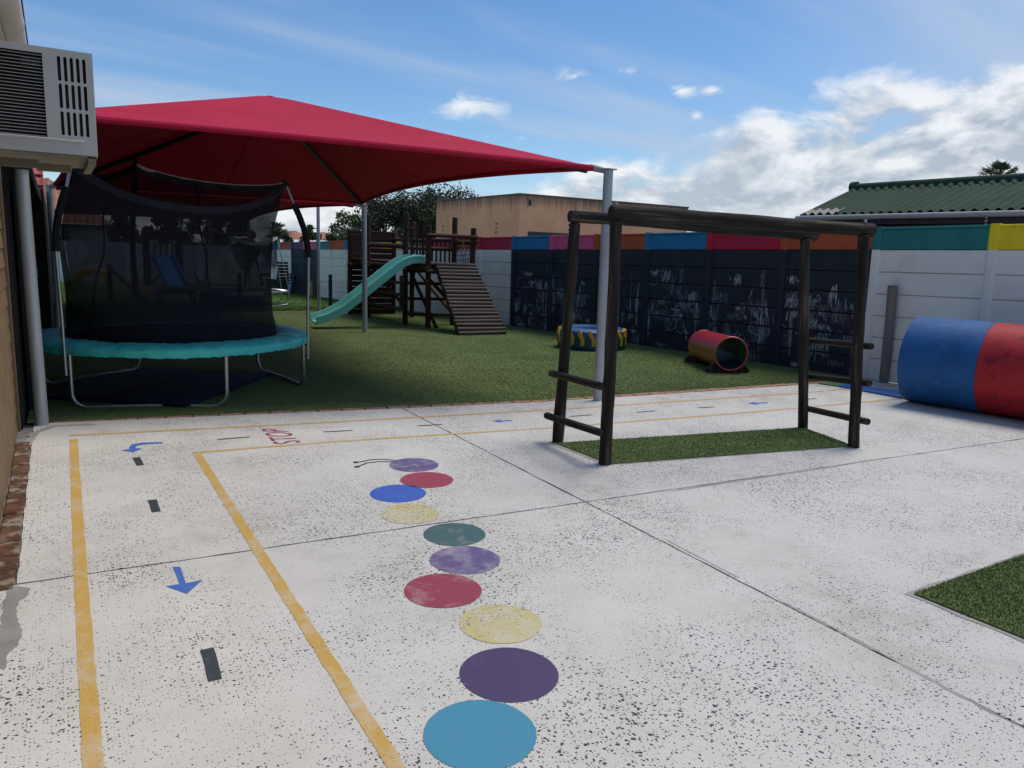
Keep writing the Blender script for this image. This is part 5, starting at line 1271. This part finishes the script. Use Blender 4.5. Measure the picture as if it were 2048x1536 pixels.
# ---- blue A-frame swing
BST = M('blue_painted_steel', (0.05, 0.14, 0.36), 0.5, 0.15, 5)
l0, l1 = G(577, 590), G(637, 577); ap = at_y(601, 499, (l0.y+l1.y)/2); sA = empty('blue_swing_frame', (l0+l1)/2, 'blue steel A-frame swing by the dark board at the far wall', 'swing')
bk = Vector((-.9, 2.3, 0))
for off in (Vector((0, 0, 0)), bk):
    o_ = off+Vector((0, 0, gz(ap.y+off.y)-gz(ap.y)))
    for l_ in (l0, l1): MB().tube([l_+o_, ap+o_], .045, 8).build('leg', BST, sA, smooth=True)
    MB().tube([l0.lerp(ap, .62)+o_, l1.lerp(ap, .62)+o_], .035, 8).build('brace', BST, sA); MB().tube([l0.lerp(ap, .55)+o_, l1.lerp(ap, .55)+o_], .03, 8).build('brace', BST, sA)
    MB().sheet([(0, 0), (1, 0), (1, 1)], 0) 
    mm = MB(); a_, b_ = l0.lerp(ap, .86)+o_, l1.lerp(ap, .86)+o_; mm.tri(a_, b_, ap+o_+Vector((0, 0, .03))); mm.tri(ap+o_+Vector((0, .03, .03)), b_+Vector((0, .03, 0)), a_+Vector((0, .03, 0))); mm.build('gusset', BST, sA)
MB().tube([ap, ap+bk], .05, 8).build('top_beam', BST, sA, smooth=True)
for t in (.35, .7):
    q = ap.lerp(ap+bk, t); MB().tube([q, q+Vector((.05, 0, -1.35))], .012, 5).build('chain', FMET, sA)
MB().box(ap.lerp(ap+bk, .52)+Vector((.05, 0, -1.38)), (.2, .9, .04)).build('seat', M('red_seat', (.3, .02, .03), .5), sA)
# ---- stumps, stacked chairs, white cut-out board
STU = M('pale_cut_wood', (0.40, 0.28, 0.17), 0.85, 0.35, 9)
for i, (a, b, h, lb) in enumerate(((588, 584, .75, 'pale tree stump at the left end of the row by the far wall'), (597, 585, .62, 'second pale stump in the row by the far wall'), (607, 587, .7, 'third pale stump, below the dark board'), (618, 589, .66, 'fourth stump, beside the swing leg'), (628, 592, .60, 'rightmost pale stump of the row at the far wall'))):
    c = G(a, b); tag(log('log_stump', c-Vector((0, 0, .1)), c+Vector((rl.uniform(-.1, .1), 0, h)), .16, STU, None, seg=12, rings=4, jit=.2), lb, 'stump', 'stumps along the far wall')
c = G(566, 587); ch = empty('chair_stack', c, 'stack of dark slatted plastic chairs behind the old trampoline', 'chairs'); DKP = M('dark_green_plastic', (0.008, 0.016, 0.015), .6)
for k in range(4):
    MB().box((c.x, c.y, c.z+.42+k*.12), (.62, .55, .03)).build('seat', DKP, ch)
    for j in range(3): MB().box((c.x, c.y+.28, c.z+.62+k*.12+j*.13), (.60, .03, .08)).build('back_slat', DKP, ch)
for sx in (-.28, .28):
    for sy in (-.25, .25): MB().box((c.x+sx, c.y+sy, c.z+.42), (.05, .05, .86)).build('leg', DKP, ch)
c = G(550, 588); wb = empty('curved_board', c, 'tall white curved cut-out board leaning by the old trampoline', 'board'); zs_ = lambda y: Zup(c, y)
ol = [(548, 578), (557, 578.5), (560, 573), (555, 570), (553.5, 555), (555, 535), (554, 522), (551, 520), (548.5, 526), (547.5, 529), (549.5, 533), (548.5, 545), (546, 558), (546, 570)]
mm = MB(); P0 = [at_y(a, b, c.y) for a, b in ol]; n_ = len(P0); mm.v = [tuple(p) for p in P0] + [(p.x, p.y+.05, p.z) for p in P0]
mm.f = [tuple(range(n_)), tuple(range(2*n_-1, n_-1, -1))] + [(k, (k+1) % n_, n_+(k+1) % n_, n_+k) for k in range(n_)]; mm.build('panel', M('board_white', (.6, .6, .58), .7), wb)
MB().box((c.x+.1, c.y+.06, c.z+.3), (.8, .2, .6)).build('foot', DKP, wb)

# ================================================================== NEIGHBOURING BUILDINGS BEHIND THE WALL
def plaster(name, c1, stain):
    m = bpy.data.materials.new(name); m.use_nodes = True; N = m.node_tree.nodes; L = m.node_tree.links; B = N['Principled BSDF']; B.inputs['Roughness'].default_value = .9
    gp = N.new('ShaderNodeNewGeometry'); 
    def nz(st, sc, det=7):
        mp = N.new('ShaderNodeMapping'); mp.inputs['Scale'].default_value = st; L.new(gp.outputs['Position'], mp.inputs[0]); n = N.new('ShaderNodeTexNoise'); n.inputs['Scale'].default_value = sc; n.inputs['Detail'].default_value = det; n.inputs['Roughness'].default_value = .65; L.new(mp.outputs[0], n.inputs['Vector']); return n.outputs['Fac']
    r = N.new('ShaderNodeValToRGB'); L.new(nz((1, 1, 1), .9), r.inputs[0]); r.color_ramp.elements[0].position = .3; r.color_ramp.elements[1].position = .7
    r.color_ramp.elements[0].color = tuple(c*.85 for c in c1)+(1,); r.color_ramp.elements[1].color = tuple(min(1, c*1.12) for c in c1)+(1,)
    sx = N.new('ShaderNodeSeparateXYZ'); L.new(gp.outputs['Position'], sx.inputs[0])
    h = N.new('ShaderNodeMapRange'); L.new(sx.outputs[2], h.inputs[0]); h.inputs[1].default_value = stain-1.1; h.inputs[2].default_value = stain; h.inputs[3].default_value = -.35; h.inputs[4].default_value = .55
    ad = N.new('ShaderNodeMath'); L.new(h.outputs[0], ad.inputs[0]); L.new(nz((2.2, 2.2, .10), 2.6, 5), ad.inputs[1])
    s = N.new('ShaderNodeMapRange'); L.new(ad.outputs[0], s.inputs[0]); s.inputs[1].default_value = .66; s.inputs[2].default_value = 1.05; s.inputs[4].default_value = .85
    mx = N.new('ShaderNodeMix'); mx.data_type = 'RGBA'; L.new(s.outputs[0], mx.inputs[0]); L.new(r.outputs[0], mx.inputs[6]); mx.inputs[7].default_value = (.10, .082, .068, 1); L.new(mx.outputs[2], B.inputs['Base Color']); return m
d = ray(1040, 388); fw = RW @ Vector((0, 0, 1)); kc = CAMP + d*(28/d.dot(fw)); ye = at_x(873, 410, kc.x).y; xe = at_y(1377, 412, kc.y).x
PK = plaster('stained_pink_plaster', (0.85, 0.455, 0.24), kc.z)
pbld = empty('pink_flat_building', ((kc.x+xe)/2, (kc.y+ye)/2, -.5), 'flat-roofed salmon pink building with dark rain streaks behind the wall', 'building')
MB().box(((kc.x+xe)/2, (kc.y+ye)/2, (kc.z-1)/2), (xe-kc.x, ye-kc.y, kc.z+1)).build('wall', PK, pbld)
MB().box(((kc.x+xe)/2, (kc.y+ye)/2, kc.z+.012), (xe-kc.x+.06, ye-kc.y+.06, .05), bev=.01).build('roof_coping', M('dirty_coping', (.13, .11, .095), .9, .3, 3), pbld)
vz = at_y(1060, 405, kc.y); MB().box((vz.x, kc.y+.01, vz.z), (.12, .06, .22)).build('vent', DARKST, pbld)
w0, w1 = at_y(1056, 463, kc.y), at_y(1140, 475, kc.y); wnd = MB().box(((w0.x+w1.x)/2, kc.y+.0, w0.z-.55), (w1.x-w0.x, .08, 1.1)).build('window', DARKST, pbld)
MB().box(((w0.x+w1.x)/2, kc.y-.05, w0.z-.6), (w1.x-w0.x-.12, .02, .95)).build('pane', WING, wnd)
# green corrugated roof house
EX = 12.5; e0 = at_x(1613, 432, EX); yend = e0.y; rg = at_y(1712, 379, yend); rise = (rg.z-e0.z); run = rg.x-EX
GRN = M('green_corrugated_sheet', (0.034, 0.062, 0.040), 0.8, 0.25, 2, spec=.15, col2=(0.052, 0.075, 0.055), c2lo=.5, c2hi=.75, c2scale=3); GRY = M('bare_fibre_sheet', (.30, .285, .24), .8, .2, 6)
NAV = M('dark_plum_siding', (0.022, 0.018, 0.028), 0.6, 0.2, 4); PVC = M('white_pvc_gutter', (0.34, 0.335, 0.32), 0.45, 0.08, 3)
gh = empty('green_roof_house', (EX+1.5, yend-5, 0), 'dark house with green corrugated roof and white gutter behind the right wall', 'house')
YN = -3.0; lam = .177
def corr(mm, ya, yb, s0_, s1_, lift=0.0, xo=0):
    n = int(abs(yb-ya)/lam*8)
    def f(u, v):
        y = ya+(yb-ya)*u; s_ = s0_+(s1_-s0_)*v
        return (EX-.10+s_*(run+.1), y, e0.z+.02+rise*s_+lift+.026*math.cos(2*math.pi*y/lam))
    return mm.grid(f, n, 3)
shw = 1.06; y = yend
while y > YN:
    corr(MB(), y, max(y-shw, YN)-.05, 0.0, .90).build('roof_sheet', GRN, gh, smooth=True); corr(MB(), y, max(y-shw, YN)-.05, .86, 1.0, .012).build('ridge_flashing', GRN, gh, smooth=True); y -= shw
corr(MB(), yend-.02, yend-.75, 0.0, .15, .014).build('bare_sheet_patch', GRY, gh, smooth=True)
MB().tube([(rg.x, yend+.05, rg.z+.03), (rg.x, YN, rg.z+.03)], .085, 12).build('ridge_cap', GRN, gh, smooth=True)
MB().tube([(rg.x, yend+.10, rg.z+.045), (rg.x, yend-.02, rg.z+.045)], .11, 12).build('ridge_end', GRN, gh, smooth=True)
MB().quad((rg.x, yend, rg.z), (rg.x, YN, rg.z), (rg.x+2.4, YN, rg.z-1.0), (rg.x+2.4, yend, rg.z-1.0)).build('rear_slope', GRN, gh)
MB().tube([(EX-.16, yend+.1, e0.z-.05), (EX-.16, YN, e0.z-.05)], .046, 12).build('gutter', PVC, gh, smooth=True)
MB().box((EX-.07, (yend+YN)/2, e0.z-.10), (.03, yend-YN, .16)).build('fascia', NAV, gh)
for k in range(9): MB().box((EX+.16, (yend-.5+YN)/2, e0.z-.28-k*.17), (.04, yend-.5-YN, .150), rot=Matrix.Rotation(rad(6), 3, 'Y')).build('siding_board', NAV, gh)
MB().box((EX+1.5, (yend-.4+YN)/2, e0.z/2-.35), (2.6, yend-.4-YN, e0.z+.2)).build('wall', NAV, gh)
mm = MB(); mm.v = [(EX-.1, yend-.02, e0.z), (rg.x, yend-.02, rg.z), (rg.x+2.4, yend-.02, rg.z-1), (rg.x+2.4, yend-.02, rg.z-1.4), (EX+.1, yend-.02, e0.z-.2)]; mm.f = [(0, 1, 2, 3, 4)]; mm.build('gable', NAV, gh)
MB().tube([(EX-.12, yend+.03, e0.z+.0), (rg.x, yend+.03, rg.z+.0)], .03, 6).build('barge_board', NAV, gh)
dp = at_x(1976, 415, EX-.16); ch_ = MB()
for k in range(7): ch_.tube([(EX-.16, dp.y, e0.z-.08-k*.055), (EX-.16, dp.y, e0.z-.115-k*.055)], [.012, .022], 6)
ch_.build('rain_chain', PVC, gh)
vx = at_x(1630, 441, EX+.3); MB().box(vx, (.3, .25, .09)).build('white_box', PVC, gh)

# ================================================================== TREES
BARK = M('tree_bark', (0.10, 0.075, 0.055), 0.9, 0.4, 6, stretch=(1, 1, .3), bump=.01, bscale=8)
def leafmat(name, c, c2): return M(name, c, 0.6, 0.5, 1.6, pos=True, spec=.3, col2=c2, c2lo=.5, c2hi=.7, c2scale=.9)
LF1 = leafmat('grey_green_leaf', (0.055, 0.070, 0.036), (0.11, 0.12, 0.06)); LF2 = leafmat('bright_leaf', (0.050, 0.085, 0.022), (0.10, 0.13, 0.04)); LF3 = leafmat('dark_leaf', (0.026, 0.042, 0.018), (0.05, 0.065, 0.03))
def tree(base, H_, Rr, n, lf, label, seed, leaf=.16, low=.35, clumps=26, group='trees beyond the walls', flat=1.0):
    rt = random.Random(seed); base = Vector(base); root = empty('broadleaf_tree', base, label, 'tree', group)
    tm = MB(); top = base+Vector((0, 0, H_*.55))
    tm.tube([base-Vector((0, 0, .3)), base+Vector((.1, 0, H_*.2)), base+Vector((.0, .1, H_*.4)), top], [Rr*.075, Rr*.06, Rr*.05, Rr*.035], 8)
    cl = []
    for i in range(clumps):
        a = rt.uniform(0, 2*math.pi); rr_ = Rr*math.sqrt(rt.random())*.86; h = low+(1-low)*rt.random()
        rr_ *= math.sqrt(max(.08, 1-((h-.62)/.45)**2)) if h > .62 else (.75+.25*h/.62)
        c = base+Vector((rr_*math.cos(a), rr_*math.sin(a)*flat, H_*h*.93)); cl.append((c, Rr*rt.uniform(.20, .36)))
        s_ = base+Vector((0, 0, H_*rt.uniform(.25, .5))); mid = s_.lerp(c, .5)+Vector((rt.uniform(-.2, .2), rt.uniform(-.2, .2), .15))
        tm.tube([s_, mid, c], [Rr*.028, Rr*.018, Rr*.007], 5)
    tm.build('trunk', BARK, root, smooth=True)
    rg_ = np.random.default_rng(seed); per = n//clumps; V = []; 
    for c, r in cl:
        d = rg_.normal(0, 1, (per, 3)); d /= np.linalg.norm(d, axis=1)[:, None]; q = np.array(c)+d*(r*rg_.uniform(.15, 1, (per, 1))**.5)*np.array([1, 1, .8]); q += rg_.normal(0, r*.12, (per, 3)); V.append(q)
    C_ = np.concatenate(V); m_ = len(C_); u = rg_.normal(0, 1, (m_, 3)); u /= np.linalg.norm(u, axis=1)[:, None]; w = np.cross(u, rg_.normal(0, 1, (m_, 3))); w /= np.linalg.norm(w, axis=1)[:, None]
    s = leaf*rg_.uniform(.6, 1.3, (m_, 1)); Q = np.stack([C_-u*s*.5, C_+w*s*.28, C_+u*s*.5, C_-w*s*.28], 1).reshape(-1, 3)
    me = bpy.data.meshes.new('crown'); me.vertices.add(4*m_); me.vertices.foreach_set('co', Q.reshape(-1)); me.loops.add(4*m_); me.loops.foreach_set('vertex_index', np.arange(4*m_, dtype=np.int32))
    me.polygons.add(m_); me.polygons.foreach_set('loop_start', np.arange(0, 4*m_, 4, dtype=np.int32)); me.update(); me.materials.append(lf); put(link('crown', me), root)
def tree_at(pxc, pytop, Y_, wpx, *a, **k):
    b = at_y(pxc, 480, Y_); top = at_y(pxc, pytop, Y_).z; d_ = (RW.transposed() @ (b-CAMP)).z
    tree((b.x, Y_, gz(60)), top-gz(60), wpx*d_/FPX/2, *a, **k)
tree_at(862, 372, 36, 225, 30000, LF1, 'big grey-green tree rising directly behind the wooden play tower', 3, leaf=.15, low=.26, clumps=70)
tree_at(770, 398, 37, 170, 20000, LF1, 'open-crowned tree left of the tallest one behind the play tower', 8, leaf=.15, low=.20, clumps=44)
tree_at(700, 420, 39, 110, 15000, LF2, 'lighter green bushy tree behind the wall left of the play tower', 12, leaf=.14, low=.15, clumps=40)
tree_at(960, 388, 44, 60, 2500, LF1, 'small treetop showing above the left end of the pink building', 14, leaf=.2, low=.5, clumps=10)
tree_at(622, 447, 52, 48, 3000, LF2, 'small distant tree between the grey pole and the padded pole', 15, leaf=.2, low=.3, clumps=12)
tree_at(590, 450, 55, 60, 3000, LF3, 'small dark distant tree beside the fan palm over the far wall', 16, leaf=.2, low=.3, clumps=12)
for i, (a, b, w, lb) in enumerate(((250, 420, 90, 'dark tree behind the back wall seen through the net, nearest the tiled house'), (330, 428, 110, 'dark tree behind the slide tower seen through the net'), (420, 425, 110, 'dark tree behind the yellow warning sign'), (480, 440, 70, 'dark tree behind the swing frame at the end of the back wall'))):
    tree_at(a, b, 50, w, 5000, LF3, lb, 30+i, leaf=.26, low=.2, clumps=24)
tree_at(1600, 428, 40, 34, 1800, LF3, 'small treetop left of the green roof gable', 41, leaf=.2, low=.5, clumps=8)
PALM = M('palm_frond', (0.040, 0.060, 0.022), 0.6, 0.4, 3, pos=True, col2=(.10, .10, .05), c2lo=.6, c2hi=.75)
def palm(c, H_, Rr, label, seed, nf=44, fan=True):
    rt = random.Random(seed); base = Vector((c[0], c[1], gz(60))); top = Vector(c); root = empty('palm_tree', base, label, 'palm')
    MB().tube([base, base.lerp(top, .5)+Vector((.1, 0, 0)), top], [.28, .22, .20], 10).build('trunk', BARK, root, smooth=True)
    for i in range(nf):
        a = rt.uniform(0, 2*math.pi); el = rt.uniform(-.35, 1.45); d = Vector((math.cos(a)*math.cos(el), math.sin(a)*math.cos(el), math.sin(el))); sd_ = d.cross(Vector((0, 0, 1))).normalized(); up = sd_.cross(d)
        mm = MB(); L1 = Rr*rt.uniform(.42, .6)
        mm.tube([top, top+d*L1], [.025, .012], 4)
        if fan:
            o = top+d*L1*.9
            for k in range(15):
                f = (k-7)/7; v = (d*math.cos(f*1.25)+sd_*math.sin(f*1.25)).normalized(); l = Rr*rt.uniform(.36, .5)*(1-.25*abs(f)); m1 = o+v*l*.6+Vector((0, 0, -.01)); e = o+v*l+Vector((0, 0, -l*rt.uniform(.1, .5)))
                wv = up.cross(v).normalized()*l*.05
                mm.quad(o, m1-wv, e, m1+wv)
        else:
            prev = top
            for k in range(1, 15):
                t = k/14; p = top+d*(Rr*t)+Vector((0, 0, -Rr*.55*t*t))
                for sgn in (-1, 1):
                    v = (sd_*sgn+d*.7+Vector((0, 0, .15))).normalized(); l = Rr*.30*(1-.6*t)
                    mm.quad(p, p+v*l*.5+d*.03, p+v*l, p+v*l*.5-d*.03)
                prev = p
        mm.build('frond', PALM, root)
pt_ = at_y(1996, 362, 17); palm((pt_.x, 17, pt_.z), 4, 1.05, 'fan palm crown showing above the green roof ridge', 5)
pt_ = at_y(553, 470, 54); palm((pt_.x, 54, pt_.z), 4, 1.7, 'feather palm over the far wall beside the net', 6, 34, False)
# distant red roof
dr = at_y(625, 470, 60); rr_ = empty('distant_red_roof_house', (dr.x, 60, gz(60)), 'distant house with terracotta roof peeping over the far wall', 'house')
TERR = M('terracotta_roof', (0.36, 0.14, 0.09), .8, .2, 2)
MB().box((dr.x, 64, dr.z/2-.9), (5.2, 6, dr.z-.2)).build('wall', PLAS, rr_)
for q, (xa, xb) in enumerate(((dr.x-1.9, dr.x+.4), (dr.x+.3, dr.x+2.9))):
    mm = MB(); z0 = dr.z-.35; mm.v = [(xa, 60.6, z0), (xb, 60.6, z0), (xb, 67, z0), (xa, 67, z0), ((xa+xb)/2, 62.0, z0+.65), ((xa+xb)/2, 66, z0+.65)]; mm.f = [(0, 1, 4), (1, 2, 5, 4), (2, 3, 5), (3, 0, 4, 5)]; mm.build('roof', TERR, rr_)
